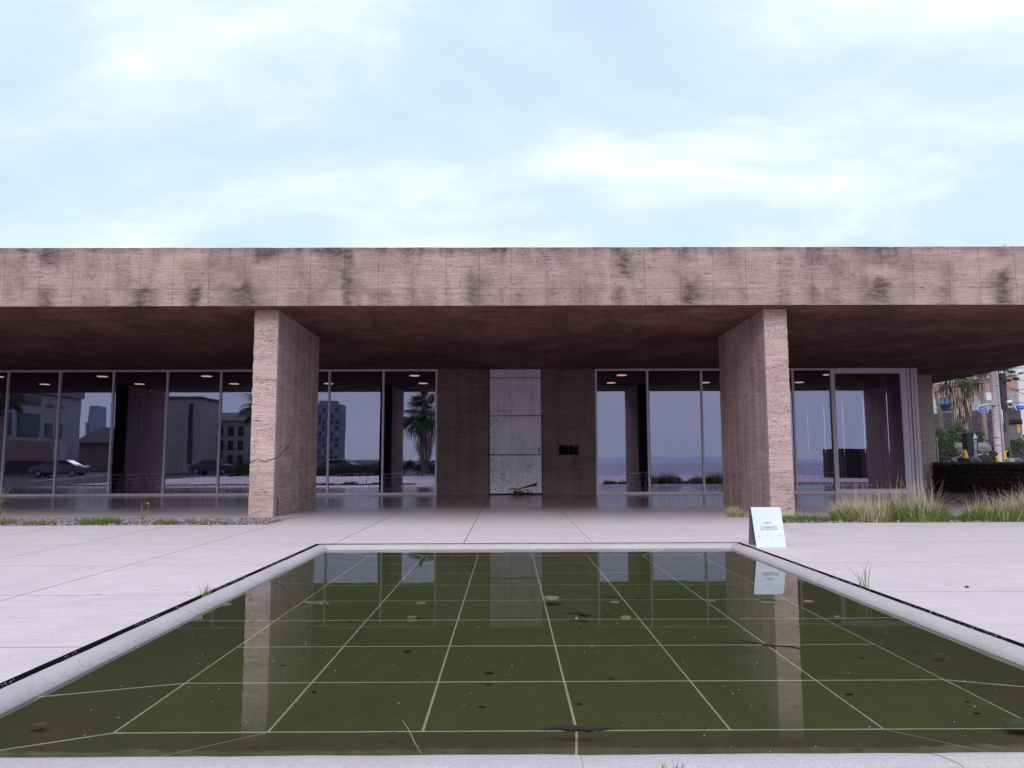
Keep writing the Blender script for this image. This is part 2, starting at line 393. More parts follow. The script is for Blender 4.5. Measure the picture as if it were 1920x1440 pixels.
# ------------------------------------------------------------------ THE SETTING: ground, sea, plaza
g = MB()
for x0, x1, y0, y1 in ((-1500,-3.5,-45,1500),(4.2,1500,-4,1500),(-3.5,4.2,-4,3),(-3.5,4.2,12.3,1500),(-3.5,-2,-45,-4)):
    g.add([(x0,y0,-.10),(x1,y0,-.10),(x1,y1,-.10),(x0,y1,-.10)], [(0,1,2,3)])
g.add([(-1500,-1500,-.10),(-22,-1500,-.10),(-22,-45,-.10),(-1500,-45,-.10)], [(0,1,2,3)])
g.add([(-22,-1500,-9),(-22,-45,-9),(-22,-45,-.10),(-22,-1500,-.10)], [(0,1,2,3)])
g.add([(-22,-45,-9),(-2,-45,-9),(-2,-45,-.10),(-22,-45,-.10)], [(0,1,2,3)])
g.add([(-2,-45,-9),(-2,-4,-9),(-2,-4,-.10),(-2,-45,-.10)], [(0,1,2,3)])
g.add([(-2,-4,-9),(1500,-4,-9),(1500,-4,-.10),(-2,-4,-.10)], [(0,1,2,3)])
# hole for the pool is not needed: the pool sits in the plaza layers above this sheet
tag(g.build('ground', M['ground']), kind='structure')
sea_n = NT('hazy_sea'); sea_n.color(sea_n.mix(sea_n.rng(sea_n.noise(.02, (1,.2,1)), .3, .7), (.22,.27,.38), (.27,.32,.43))); sea_n.rough(.35)
sea = MB(); sea.add([(-22,-2500,-8.9),(2500,-2500,-8.9),(2500,-3.9,-8.9),(-22,-3.9,-8.9)], [(0,1,2,3)])
tag(sea.build('sea', sea_n.m), kind='structure')

plaza = empty('plaza', (0,0,0)); tag(plaza, kind='structure')
PX0, PX1, PY0, PY1 = -2.98, 3.62, 3.335, 11.87        # outer outline of the pool kerb
BY0, BY1 = 15.42, 17.2                                 # the planted drip strip under the eave
GAP = .05
bd = MB()
for r in ((-24, PX0-.052, -3.9, 36), (PX1+.052, 24, -3.9, 36), (PX0-.052, PX1+.052, -3.9, PY0-.052), (PX0-.052, PX1+.052, PY1+.052, 36)):
    bd.add([(r[0],r[2],-.058),(r[1],r[2],-.058),(r[1],r[3],-.058),(r[0],r[3],-.058)], [(0,1,2,3)])
for a_, b_ in (((PX0-.052,PY0-.052),(PX1+.052,PY0-.052)),((PX1+.052,PY0-.052),(PX1+.052,PY1+.052)),((PX1+.052,PY1+.052),(PX0-.052,PY1+.052)),((PX0-.052,PY1+.052),(PX0-.052,PY0-.052))):
    bd.add([(*a_,-.058),(*b_,-.058),(*b_,-.5),(*a_,-.5)], [(0,1,2,3)])
bd.add([(PX0-.05,PY0-.05,-.5),(PX1+.05,PY0-.05,-.5),(PX1+.05,PY1+.05,-.5),(PX0-.05,PY1+.05,-.5)], [(0,1,2,3)])
bd.build('joint_bed', M['black_gap'], plaza)
def slab_outline(x0, x1, y0, y1, z0=-.055, z1=0.):
    mb = MB(); jw = .0035
    x0 += jw; x1 -= jw; y0 += jw*.7; y1 -= jw*.7
    if x1-x0 < .02 or y1-y0 < .02: return
    mb.box(x0, x1, y0, y1, z0, z1); mb.mi = [1,0,1,1,1,1]; o = mb.build('paving_slab', [M['paving'], M['black_gap']], plaza); bevel(o, .0025, 1)
XJ = [-23.3+.0]  # longitudinal joints
XJ = [-.71+2.05*k for k in range(-11, 12)]; XJ = [-24] + XJ[0:] + [24]
YJ = [-3.9, -2.5, -.5, 1.35, 3.285, 5.45, 7.5, 9.6, 11.92, 15.42, 19.8, 24, 28.1, 36]
def lerp_(a, b, t): return a+(b-a)*t
def cut(rects, hole):
    out = []; hx0, hx1, hy0, hy1 = hole
    for x0, x1, y0, y1 in rects:
        if x1 <= hx0 or x0 >= hx1 or y1 <= hy0 or y0 >= hy1: out.append((x0,x1,y0,y1)); continue
        if x0 < hx0: out.append((x0, hx0, y0, y1))
        if x1 > hx1: out.append((hx1, x1, y0, y1))
        a, b = max(x0, hx0), min(x1, hx1)
        if y0 < hy0: out.append((a, b, y0, hy0))
        if y1 > hy1: out.append((a, b, hy1, y1))
    return out
HOLE = (PX0-GAP, PX1+GAP, PY0-GAP, PY1+GAP)
BED_L = (-24, -4.94, BY0, BY1); BED_R = (5.45, 24, BY0, BY1)
for i in range(len(XJ)-1):
    for j in range(len(YJ)-1):
        x0, x1, y0, y1 = XJ[i], XJ[i+1], YJ[j], YJ[j+1]
        rs = [(x0,x1,y0,y1)]
        for h in (HOLE, BED_L, BED_R): rs = cut(rs, h)
        for r in rs:
            if y0 >= 28 and r[0] < 15.5: continue
            slab_outline(*r)

mb = MB()
for _ in range(2600):
    sd_ = random.randrange(4); t = R(0,1); o_ = PX0-.05 if sd_ == 0 else PX1+.05
    x = (o_ + R(-.004,.022)*(1 if sd_ == 0 else -1)) if sd_ < 2 else lerp_(PX0, PX1, t)
    y = lerp_(PY0, PY1, t) if sd_ < 2 else (PY0-.05+R(-.004,.02) if sd_ == 2 else PY1+.05-R(-.004,.02))
    if noise.noise(Vector((x*1.3, y*1.3, 7))) < -.05: continue
    c = Vector((x, y, R(-.03,-.002))); s_ = R(.003,.011)
    a = [c+Vector((R(-1,1), R(-1,1), R(-.7,.7)))*s_ for _ in range(4)]
    mb.add(a+[c+Vector((0,0,s_*.7))], [(0,1,4),(1,2,4),(2,3,4),(3,0,4)])
tag(mb.build('joint_crumbs', simple('grey_joint_crumb', (.26,.22,.24), .95, .4, 30)), 'grey crumbs and grit lodged in the open joint round the pool kerb', kind='stuff')
# planted strips (soil and gravel)
soil = NT('gravelly_soil'); v = soil.vor(34, (1,1,1)); soil.color(soil.mix(soil.rng(v, .1, .6), (.30,.26,.28), (.06,.048,.05))); soil.rough(.95); soil.bump(v, .03, .8)
for b in (BED_L, BED_R):
    mb = MB(); n = 120
    xs = [b[0]+(b[1]-b[0])*i/n for i in range(n+1)]; ys = [b[2], b[2]+.4, b[2]+.9, b[2]+1.4, b[3]]
    vs = [(x, y, -.045+.035*noise.noise(Vector((x*1.7, y*2.1, 0)))+(.02 if 0 < j < 4 else 0)) for j, y in enumerate(ys) for x in xs]
    mb.add(vs, [(j*(n+1)+i, j*(n+1)+i+1, (j+1)*(n+1)+i+1, (j+1)*(n+1)+i) for j in range(4) for i in range(n)])
    tag(mb.build('planting_bed', soil.m, smooth=True), kind='structure')
edge_m = simple('crumbling_slab_edge', (.50,.43,.46), .95, .35, 9, bump=.02)
for x0, x1 in ((-24,-6.1),(-5.4,-4.94),(6.7,24)):
    mb = rough_block(x0, x1, BY1-.06, BY1+.02, -.07, .002, .09, .008, .02, x0); mb.mi = [0]*len(mb.mi); tag(mb.build('terrace_edge', edge_m), kind='structure')
# crushed rubble in the drip strips
pebble_col = NT('crushed_rubble'); pebble_col.color(pebble_col.mix(pebble_col.rng(pebble_col.noise(9), .35, .65), (.58,.50,.53), (.20,.16,.18))); pebble_col.rough(.9)
mb = MB()
for b, cnt in ((BED_L, 5200), (BED_R, 2600)):
    for _ in range(cnt):
        xx = R(-12.5, -4.95) if b is BED_L else R(5.46, 13)
        c = Vector((xx, R(b[2]+.03, b[3]-.03), R(-.025, .012))); s_ = R(.012, .042)
        a = [c+Vector((R(-1,1), R(-1,1), R(-.7,.9)))*s_ for _ in range(4)]
        mb.add(a+[c+Vector((0,0,s_*.8))], [(0,1,4),(1,2,4),(2,3,4),(3,0,4)])
tag(mb.build('gravel', pebble_col.m), 'pale crushed rubble lying in the drip strip below the eave', kind='stuff')

# ------------------------------------------------------------------ THE POOL
pool = empty('reflecting_pool', (.3, 7.6, 0), label='shallow square reflecting pool with pale kerb and green tiled bottom', cat='pool')
WX0, WX1, WY0, WY1 = -2.78, 3.42, 3.58, 11.60; WZ = -.06
def off(v): return (v[0]-.3, v[1]-7.6, v[2])
# kerb: rounded profile swept round the opening, four lengths mitred at the corners
prof = [(0,-.45),(0,-.022),(.012,-.006),(.035,.0),(.10,.001),(.135,-.006),(.165,-.022),(.188,-.045),(.20,-.075),(.205,-.16),(.205,-.22)]
def ring_pt(ci, d):
    x = (PX0+d, PX1-d, PX1-d, PX0+d)[ci]; y = (PY0+d*1.18, PY0+d*1.18, PY1-d*1.25, PY1-d*1.25)[ci]; return x, y
for ci in range(4):
  if True:
    a, b = ci, (ci+1) % 4; nst = 4 if ci % 2 == 0 else 5; nseg = 14
  for sg in range(nst):
    mb = MB(); rows = []
    e0_ = .0002*(sg > 0); e1_ = .0002*(sg < nst-1); ho = R(-.0015, .0015)
    for t in range(nseg+1):
        row = []
        for d, z in prof:
            p, q = ring_pt(a, d), ring_pt(b, d); u = (sg+e0_+(1-e0_-e1_)*t/nseg)/nst; u += (.0001 if t == 0 and sg else 0)-(.0001 if t == nseg and sg < nst-1 else 0)
            row.append(off((p[0]+(q[0]-p[0])*u, p[1]+(q[1]-p[1])*u, z+ho-(.0015 if t in (0, nseg) else 0)+.003*noise.noise(Vector((u*18, ci*5, d*9))))))
        rows.append(row)
    k = len(prof)
    mb.add([v for r in rows for v in r], [(t*k+i, (t+1)*k+i, (t+1)*k+i+1, t*k+i+1)[::-1] for t in range(nseg) for i in range(k-1)])
    mb.build('kerb_stone', M['curb'], pool, smooth=True)
# grout plate and tiles
FZ = -.12
GX = [-2.10,-1.28,-.46,.36,1.18,2.0,2.84]; GY = [4.11,4.99,5.92,6.86,7.79,8.72,9.62,10.5,11.33]
EZ = -.066
def zfl(x, y):
    dx = max(0, (GX[0]-x)/(GX[0]-WX0+.03), (x-GX[-1])/(WX1+.03-GX[-1])); dy = max(0, (GY[0]-y)/(GY[0]-WY0+.03), (y-GY[-1])/(WY1+.03-GY[-1]))
    return FZ+(EZ-FZ)*min(1, max(dx, dy))
ex0, ex1, ey0, ey1 = WX0-.03, WX1+.03, WY0-.03, WY1+.03
A = [(ex0,ey0),(ex1,ey0),(ex1,ey1),(ex0,ey1)]; B = [(GX[0],GY[0]),(GX[-1],GY[0]),(GX[-1],GY[-1]),(GX[0],GY[-1])]
mb = MB(); z1 = .0016
mb.add([off((*p, EZ)) for p in A]+[off((*p, FZ)) for p in B], [(4,5,6,7)]+[(i,(i+1)%4,4+(i+1)%4,4+i) for i in range(4)])
mb.build('pool_joint_bed', M['grout'], pool)
def tile(poly, mat, name='pool_tile'):
    n = len(poly); lines = []; out = []
    for i in range(n):
        p, q = Vector(poly[i]), Vector(poly[(i+1) % n]); d = (q-p).normalized(); nn = Vector((-d.y, d.x))
        jj = (.0068 if abs(d.y) > abs(d.x) else .0115)*R(.85, 1.2)
        lines.append((p+nn*jj, d))
    for i in range(n):
        (p, d), (q, e) = lines[i-1], lines[i]
        cr = d.x*e.y-d.y*e.x
        out.append(p+d*(((q-p).x*e.y-(q-p).y*e.x)/cr) if abs(cr) > 1e-5 else q)
    top = [off((p.x, p.y, zfl(p.x, p.y)+z1)) for p in out]; bot = [off((p.x, p.y, zfl(p.x, p.y)+.0004)) for p in out]
    m_ = MB(); m_.add(top+bot, [tuple(range(n))]+[(i, i+n, (i+1) % n+n, (i+1) % n) for i in range(n)]); m_.build(name, mat, pool)
for i in range(6):
    for j in range(8): tile([(GX[i],GY[j]),(GX[i+1],GY[j]),(GX[i+1],GY[j+1]),(GX[i],GY[j+1])], M['tile'])
ox = [GX[0]-.0, GX[1]-.1, GX[3]-.03, GX[5]+.08, GX[6]]
near = [0,1,3,5,6]
def lerp(a, b, t): return a+(b-a)*t
def edge_pts(idx, vals, outer0, outer1):
    return [(vals[k], lerp(outer0, outer1, (vals[k]-vals[0])/(vals[-1]-vals[0]))) for k in idx]
nx_ = edge_pts(near, GX, ex0, ex1)
for k in range(len(nx_)-1):
    (a, ao), (b, bo) = nx_[k], nx_[k+1]
    tile([(ao,ey0),(bo,ey0),(b,GY[0]),(a,GY[0])], M['rim_tile']); tile([(a,GY[-1]),(b,GY[-1]),(bo,ey1),(ao,ey1)], M['rim_tile'])
ny_ = edge_pts([0,1,3,5,7,8], GY, ey0, ey1)
for k in range(len(ny_)-1):
    (a, ao), (b, bo) = ny_[k], ny_[k+1]
    tile([(ex0,ao),(GX[0],a),(GX[0],b),(ex0,bo)], M['rim_tile']); tile([(GX[-1],a),(ex1,ao),(ex1,bo),(GX[-1],b)], M['rim_tile'])
wb = MB(); wb.add([(WX0-.06,WY0-.06,WZ),(WX1+.06,WY0-.06,WZ),(WX1+.06,WY1+.06,WZ),(WX0-.06,WY1+.06,WZ)], [(0,1,2,3)])
tag(wb.build('water', M['water']), kind='structure')

# things floating on / lying in the pool
leaf_m = simple('sodden_brown_leaf', (.030,.022,.012), .6, .4, 20)
bark_m = simple('wet_bark', (.028,.014,.010), .8, .5, 25, bump=.004)
LV = [(-2.47,4.07,.10),(-.83,6.93,.09),(-.76,5.75,.083),(-.8,4.96,.043),(-.13,5.18,.097),(-.13,4.92,.05),(0,4.92,.05),(-.16,4.49,.052),(-.61,5.11,.037),(.53,4.96,.057),(.67,5.04,.043),(.41,4.54,.046),(.31,4.35,.038),(-.59,3.92,.068),(-.76,3.91,.039),(1.09,7.93,.103),(1.34,7.83,.09),(.39,7.36,.042),(1.57,5.21,.06),(2.08,4.69,.061),(3.02,5.62,.04),(3.04,5.4,.085),(2.55,5.52,.04),(1.84,3.99,.034),(2.89,4.66,.033),(-2.0,6.45,.065),(-1.42,6.81,.078),(-.25,5.29,.038),(-1.21,4.78,.034),(-1.59,5.39,.054),(1.95,6.58,.095),(1.69,3.74,.054),(-1.26,3.83,.05),(.97,3.85,.039),(2.71,4.54,.033),(2.64,4.34,.044),(-.9,7.3,.06),(.9,7.0,.05),(-1.7,8.3,.06),(1.0,8.9,.07),(.6,6.5,.03)]
for i, (x, y, s_) in enumerate(LV):
    mb = MB(); n = 9; a0 = R(0, 6.28); s_ *= .5
    rim = [Vector((math.cos(2*math.pi*k/n)*s_*R(.5,1.15), math.sin(2*math.pi*k/n)*s_*R(.3,.8), R(0,.0012))) for k in range(n)]
    rim = [Matrix.Rotation(R(-.3,.3), 3, 'Z') @ r for r in rim]
    lo = [r*1 - Vector((0,0,.0012)) for r in rim]
    mb.add([(0,0,.0015)]+rim+lo, [(0, 1+k, 1+(k+1) % n) for k in range(n)]+[(1+k, 1+n+k, 1+n+(k+1) % n, 1+(k+1) % n) for k in range(n)])
    o = mb.build('leaf', leaf_m, loc=(x, y, (FZ+.006) if (i % 3 and GX[0] < x < GX[-1] and GY[0] < y < GY[-1]) else WZ+.0015))
    big = s_ > .04
    OR = ['first','second','third','fourth','fifth','sixth','seventh','eighth']
    ci_ = sum(x > q for q in GX[1:-1]); ri_ = sum(y > q for q in GY[1:-1])
    pos = 'by the front kerb below the %s tile, %s half' % (OR[ci_], ('left','right')[x > (GX[ci_]+GX[ci_+1])/2]) if y < GY[0] else 'on the left rim tiles' if x < GX[0] else 'on the right rim tiles' if x > GX[-1] else 'in tile row %s, tile %s from left, %s half' % (OR[ri_], OR[ci_], ('left','right')[x > (GX[ci_]+GX[ci_+1])/2])
    tag(o, ('larger dark leaf ' if big else 'dark scrap ')+pos, 'leaf', 'dark leaves and scraps in the pool')
mb = MB(); pts = []
for k in range(13):
    t = k/12; pts.append((.15+.38*t, 3.945+.012*math.sin(t*7)+R(-.004,.004), WZ+.006+.006*math.sin(t*3)))
mb.tube(pts, [.003+.012*math.sin(math.pi*min(1, t/12*1.05))**.6 + R(-.003,.004) for t in range(13)], 7)
tag(mb.build('driftwood', bark_m), 'long dark strip of bark floating near the front kerb of the pool', 'bark')
mb = MB(); p0 = Vector((.49,6.83,WZ+.004)); mb.tube([p0, p0+Vector((.08,-.01,0)), p0+Vector((.13,.01,.004))], [.005,.012,.016], 6)
mb.tube([p0+Vector((.13,.01,0)), p0+Vector((.19,-.05,.006)), p0+Vector((.22,-.10,0))], [.02,.034,.012], 7)
tag(mb.build('seaweed_clump', bark_m), 'ragged dark brown clump floating right of the pale round cap', 'debris')
mb = MB(); mb.ball((3.0-.33,4.03,WZ+.0), .085, (1,.6,.12), 12, 6, jit=.35); mb.ball((3.0-.22,4.0,WZ+.002), .06, (1,.7,.15), 10, 5, jit=.35)
tag(mb.build('moss_clump', simple('dark_wet_moss', (.03,.03,.016), .9, .4, 30)), 'dark mossy lump at the right edge of the pool view', 'moss')
mb = MB(); mb.tube([(-.56,4.07,WZ+.01),(-.50,3.90,WZ+.014),(-.455,3.75,WZ+.012),(-.41,3.63,WZ+.006)], [.002,.003,.0026,.0018], 5)
tag(mb.build('twig', simple('straw_twig', (.30,.24,.10), .8, .3)), 'thin straw twig floating at the front left of the pool', 'twig')
mb = MB(); 
for a, b in (((1.62,5.75),(2.05,5.62)),((1.75,5.83),(1.95,5.60)),((2.05,5.62),(2.12,5.55))):
    mb.tube([(a[0],a[1],WZ+.002),((a[0]+b[0])/2,(a[1]+b[1])/2+.02,WZ+.004),(b[0],b[1],WZ+.002)], .0045, 5)
tag(mb.build('branch', bark_m), 'dark forked twig lying on the pool to the right of centre', 'twig')
def disc(name, x, y, r, mat, label, ring=False):
    mb = MB(); n = 28
    z = WZ+.002
    if ring:
        for rr in ((r, r*.93),):
            vs = [(rr[0]*math.cos(2*math.pi*k/n), rr[0]*math.sin(2*math.pi*k/n), 0) for k in range(n)]+[(rr[1]*math.cos(2*math.pi*k/n), rr[1]*math.sin(2*math.pi*k/n), .006) for k in range(n)]
            mb.add(vs, [(k, (k+1) % n, n+(k+1) % n, n+k) for k in range(n)])
    else:
        vs = [(0,0,.008)]+[(r*math.cos(2*math.pi*k/n), r*math.sin(2*math.pi*k/n), .006) for k in range(n)]+[(r*1.03*math.cos(2*math.pi*k/n), r*1.03*math.sin(2*math.pi*k/n), -.004) for k in range(n)]
        mb.add(vs, [(0, 1+k, 1+(k+1) % n) for k in range(n)]+[(1+k, 1+n+k, 1+n+(k+1) % n, 1+(k+1) % n) for k in range(n)])
    return tag(mb.build(name, mat, loc=(x, y, z)), label, 'pool fitting')
capm = simple('pale_green_cap', (.15,.155,.11), .6, .2, 30)
disc('drain_cap', .43, 7.58, .075, capm, 'pale round cap breaking the water right of the pool centre line')
disc('pool_nozzle', -1.9, 7.46, .095, capm, 'thin pale ring in the water at the left beside the mirrored pillar', True)
disc('pool_nozzle', 2.52, 7.37, .085, capm, 'thin pale ring in the water below the mirrored sign', True)
mb = MB()
for _ in range(420):
    x, y = R(WX0, WX1), R(WY0, WY1-.5); s_ = R(.0015, .005)
    mb.add([(x-s_,y-s_,WZ+.002),(x+s_,y-s_*.6,WZ+.002),(x+s_*.7,y+s_,WZ+.003),(x-s_*.8,y+s_*.7,WZ+.002)], [(0,1,2,3)])
tag(mb.build('floating_specks', simple('pale_dust', (.5,.5,.42), .9)), 'tiny pale specks of dust and petals on the water', kind='stuff')
mb = MB(); mb.ball((.59,6.62,WZ+.003), .012, (1.2,.8,.5), 7, 5)
tag(mb.build('petal', simple('orange_petal', (.7,.30,.10), .7)), 'tiny orange petal floating just below the brown clump', 'petal')

# ------------------------------------------------------------------ THE MUSEUM PAVILION
bld = empty('concrete_pavilion', (0, 17, 0), label='long low raw concrete pavilion with deep roof slab, fin pillars and glass front', cat='building')
def bo(mb): mb.v = [(v[0], v[1]-17, v[2]) for v in mb.v]; return mb
YE, ZB, ZT = 17.0, 4.885, 6.275; RX0, RX1 = -32.0, 19.3; RYB = 52.
def zs(y): return ZB-.013*(y-YE)                    # soffit falls slightly towards the back
# roof slab body: soffit sheet with gentle unevenness, side, back, top
mb = MB(); nx, ny = 200, 90
ys = [YE+.02+(RYB-YE-.02)*(j/ny)**1.6 for j in range(ny+1)]; xs = [RX0+(RX1-RX0)*i/nx for i in range(nx+1)]
vs = [(x, y, zs(y)+.006*noise.noise(Vector((x*.8, y*.8, 1)))) for y in ys for x in xs]
mb.add(vs, [(j*(nx+1)+i, (j+1)*(nx+1)+i, (j+1)*(nx+1)+i+1, j*(nx+1)+i+1) for j in range(ny) for i in range(nx)])
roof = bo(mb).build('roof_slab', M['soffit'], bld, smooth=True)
mb = MB()
a = [(RX0,YE+.03,ZT-.01),(RX1,YE+.03,ZT-.01),(RX1,RYB,ZT-.01),(RX0,RYB,ZT-.01),(RX0,YE+.03,ZB),(RX1,YE+.03,ZB),(RX1,RYB,zs(RYB)),(RX0,RYB,zs(RYB))]
mb.add(a, [(0,1,2,3),(1,5,6,2),(2,6,7,3),(3,7,4,0),(0,4,5,1)])
bo(mb).build('roof_upstand', M['fin'], roof)
# stains read off the photograph: x centre, half width, z low, z high, strength
ST = []
def stain(px0, px1, py0, py1, s=1.):
    a, b = at(px0, py1, YE), at(px1, py0, YE); ST.append(((a.x+b.x)/2, (b.x-a.x)/2, a.z, b.z, s))
for s in [(72,110,468,500,.9),(62,100,540,575,.5),(250,275,540,575,.7),(350,375,535,570,.9),(415,500,535,575,.8),(478,512,468,490,1),(500,540,468,482,.5),(640,662,475,575,.65),(695,740,545,575,.5),(795,820,540,575,.4),(835,850,520,575,.2),(872,915,520,575,.65),
          (560,660,466,480,.6),(690,960,466,478,.45),(1150,1185,470,520,.95),(1150,1172,538,574,.7),(1280,1315,525,575,.95),(1262,1300,465,490,.5),(1345,1392,466,500,.3),(1500,1545,466,490,.5),(1505,1575,540,572,.55),(1550,1575,470,520,.35),(1620,1680,462,500,.6),(1630,1675,525,565,.9),(1605,1660,520,534,.5),(1700,1740,475,500,.3),(1860,1892,465,480,.6),(1860,1895,505,570,.9),(1770,1790,500,575,.25)]: stain(*s)
for _ in range(16):
    x = R(RX0, -12.2); ST.append((x, R(.12,.4), ZB+R(-.1,.7), ZT-R(0,.3), R(.3,.8)))
for _ in range(10):
    x = R(12.6, RX1); ST.append((x, R(.12,.4), ZB+R(-.1,.7), ZT-R(0,.3), R(.3,.8)))
def stain_at(x, z):
    t = 0
    for cx_, hw, z0, z1, s in ST:
        if abs(x-cx_) > hw*2.4: continue
        fx = 1-min(1, abs(x-cx_+.12*noise.noise(Vector((x*2, z*5, 1))))/(hw*1.45)); wob = noise.noise(Vector((x*5, z*2.2, 3)))*.14
        fz = min(1, max(0, (z-z0+wob+.10)/.16))*min(1, max(0, (z1-z+wob+.10)/.16))
        t += s*min(1, fx*1.25)*fz
    dr = noise.noise(Vector((x*4.2, z*.35, 11)))+.6*noise.noise(Vector((x*11, z*.5, 4)))
    t += max(0, dr-.12)*max(0, 1-(ZT-z)/(.55+.5*noise.noise(Vector((x*1.1, 0, 2)))))*1.1
    if z < ZJ: t += max(0, noise.noise(Vector((x*2.6, z*.3, 21)))-.05)*max(0, 1-(ZJ-z)/.5)*.9
    top = max(0, 1-(ZT-z)/.16)*.45*(1+noise.noise(Vector((x*1.5, 0, 9))))
    low = max(0, .5+noise.noise(Vector((x*2.1, z*.8, 5)))*1.1-.42)*.45
    return min(1, t*.9+top+low)
PW = .787; x = -9.34-PW*29; cols_ = [RX0]
while x < RX1-.1:
    if x > RX0+.1: cols_.append(x+R(-.05, .05))
    x += PW
cols_.append(RX1); ZJ = 5.285
for i in range(len(cols_)-1):
    for (z0, z1_) in ((ZB, ZJ), (ZJ, ZT)):
        x0, x1 = cols_[i]+.003, cols_[i+1]-.003; a0, a1 = z0+(.002 if z0 > ZB else 0), z1_-(.002 if z1_ < ZT else 0)
        nx, nz = 16, 10 if z0 == ZB else 22
        mb = MB(); vs = []; sv = []
        for k in range(nz+1):
            for q in range(nx+1):
                X = x0+(x1-x0)*q/nx; Z = a0+(a1-a0)*k/nz
                dz = dx = 0; ed = q in (0, nx); ek = k in (0, nz)
                yy = YE+.004*noise.noise(Vector((X*1.2, Z*6, 2)))
                if ed: yy += .003+.005*max(0, noise.noise(Vector((X*9, Z*9, 2))))
                if ek:
                    yy += .003; jz = .012*max(0, noise.noise(Vector((X*6, Z, 4)))-.1)
                    dz = jz if k == 0 and z0 == ZB else (-jz*.8 if k == nz else 0)
                if k == nz and z1_ == ZT: dz -= .012*abs(noise.noise(Vector((X*.5, 0, 0))))
                vs.append((X, yy, Z+dz)); sv.append(stain_at(X, Z))
        W = nx+1; nf = len(vs)
        fs = [(k*W+q, k*W+q+1, (k+1)*W+q+1, (k+1)*W+q) for k in range(nz) for q in range(nx)]
        border = [q for q in range(W)]+[k*W+nx for k in range(1, nz+1)]+[nz*W+q for q in range(nx-1, -1, -1)]+[k*W for k in range(nz-1, 0, -1)]
        for b in border: vs.append((vs[b][0], YE+.04, vs[b][2])); sv.append(sv[b])
        nb = len(border)
        fs += [(border[b], nf+b, nf+(b+1) % nb, border[(b+1) % nb]) for b in range(nb)]
        mb.add(vs, fs); bo(mb); o = mb.build('concrete_panel', M['fascia'], roof)
        at_ = o.data.attributes.new('stain', 'FLOAT', 'POINT'); at_.data.foreach_set('value', sv)

# fins
FY0, FY1 = 17.45, 21.3
fin_mesh = None
for cx_, hw in ((-18.2,.29),(-5.755,.29),(6.395,.28),(18.95,.28)):
    mb = rough_block(cx_-hw, cx_+hw, FY0, FY1, -.08, 4.90, .07, .004, .016 if abs(cx_) < 10 else .01, cx_)
    mb.v = [(v[0]-cx_, v[1]-17, v[2]) for v in mb.v]
    o = mb.build('fin_pillar', [M['fin'], M['side'], M['wall']], bld, loc=(cx_, 0, 0), smooth=False)  # back faces use the darker rear-wall concrete, painting in deeper shade
    if cx_ == -5.755:
        def crk(pts, nm='crack', w_=.010):
            mb = MB(); q = []
            for a_, b_ in zip(pts[:-1], pts[1:]):
                for t in range(6): p = Vector(a_).lerp(Vector(b_), t/6); q.append(p+Vector((0 if abs(a_[1]-b_[1]) > .01 else 0, 0, R(-.022,.022))))
            q.append(Vector(pts[-1])); mb.tube(q, [w_*R(.3,1.1) for _ in q], 4)
            mb.v = [(v[0]-cx_, v[1]-17, v[2]) for v in mb.v]; mb.build(nm, M['joint'], o)
        crk([(-6.045,17.445,1.26),(-5.85,17.445,1.33),(-5.65,17.445,1.30),(-5.462,17.445,1.34)])
        crk([(-5.463,17.46,1.34),(-5.463,18.0,1.48),(-5.463,18.5,1.66),(-5.463,18.9,1.95)])
        crk([(-6.04,17.445,3.20),(-5.75,17.445,3.22),(-5.47,17.445,3.19)], w_=.006)
        crk([(-5.463,17.7,.42),(-5.463,17.78,.30),(-5.463,17.72,.12),(-5.463,17.75,.02)], w_=.02)
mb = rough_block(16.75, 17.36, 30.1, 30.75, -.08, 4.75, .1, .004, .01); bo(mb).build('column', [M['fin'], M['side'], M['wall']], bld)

# glazed front
GYF = 28.1; ZH = 4.745
def zh(x=0): return zs(GYF)
FH = zs(GYF)-.004
def window(x0, x1, sill=.0, fw=.075, head=None, y=GYF, gl=M['glass']):
    head = head or FH
    mb = MB(); hf = fw/2
    mb.box(x0-hf*1.02, x0+hf*.98, y-.06, y+.06, .0, head)           # its left post
    mb.box(x0+hf*.98, x1-hf*1.02, y-.055, y+.055, head-.07, head-.001)
    mb.box(x0+hf*.98, x1-hf*1.02, y-.055, y+.055, .002, .085)
    o = bo(mb).build('window', M['alu'], bld)
    p = MB(); p.box(x0+hf, x1-hf, y-.008, y+.008, .085, head-.07); bo(p).build('pane', gl, o); return o
def post(x, y=GYF, wd=.075, name='window_post'):
    mb = MB(); mb.box(x-wd/2, x+wd/2, y-.06, y+.06, 0, FH); return bo(mb).build(name, M['alu'], bld)
XL = [-31.0,-29.05,-27.05,-25.02,-23.0,-20.98,-18.96,-17.0,-14.97,-12.93,-10.9,-8.86,-6.79,-4.74,-2.69]
for a_, b_ in zip(XL[:-1], XL[1:]): window(a_, b_)
post(XL[-1]-.03, wd=.08)
XR = [3.34,5.30,7.36,9.40,10.85,12.32]
for a_, b_ in zip(XR[:-1], XR[1:]): window(a_, b_)
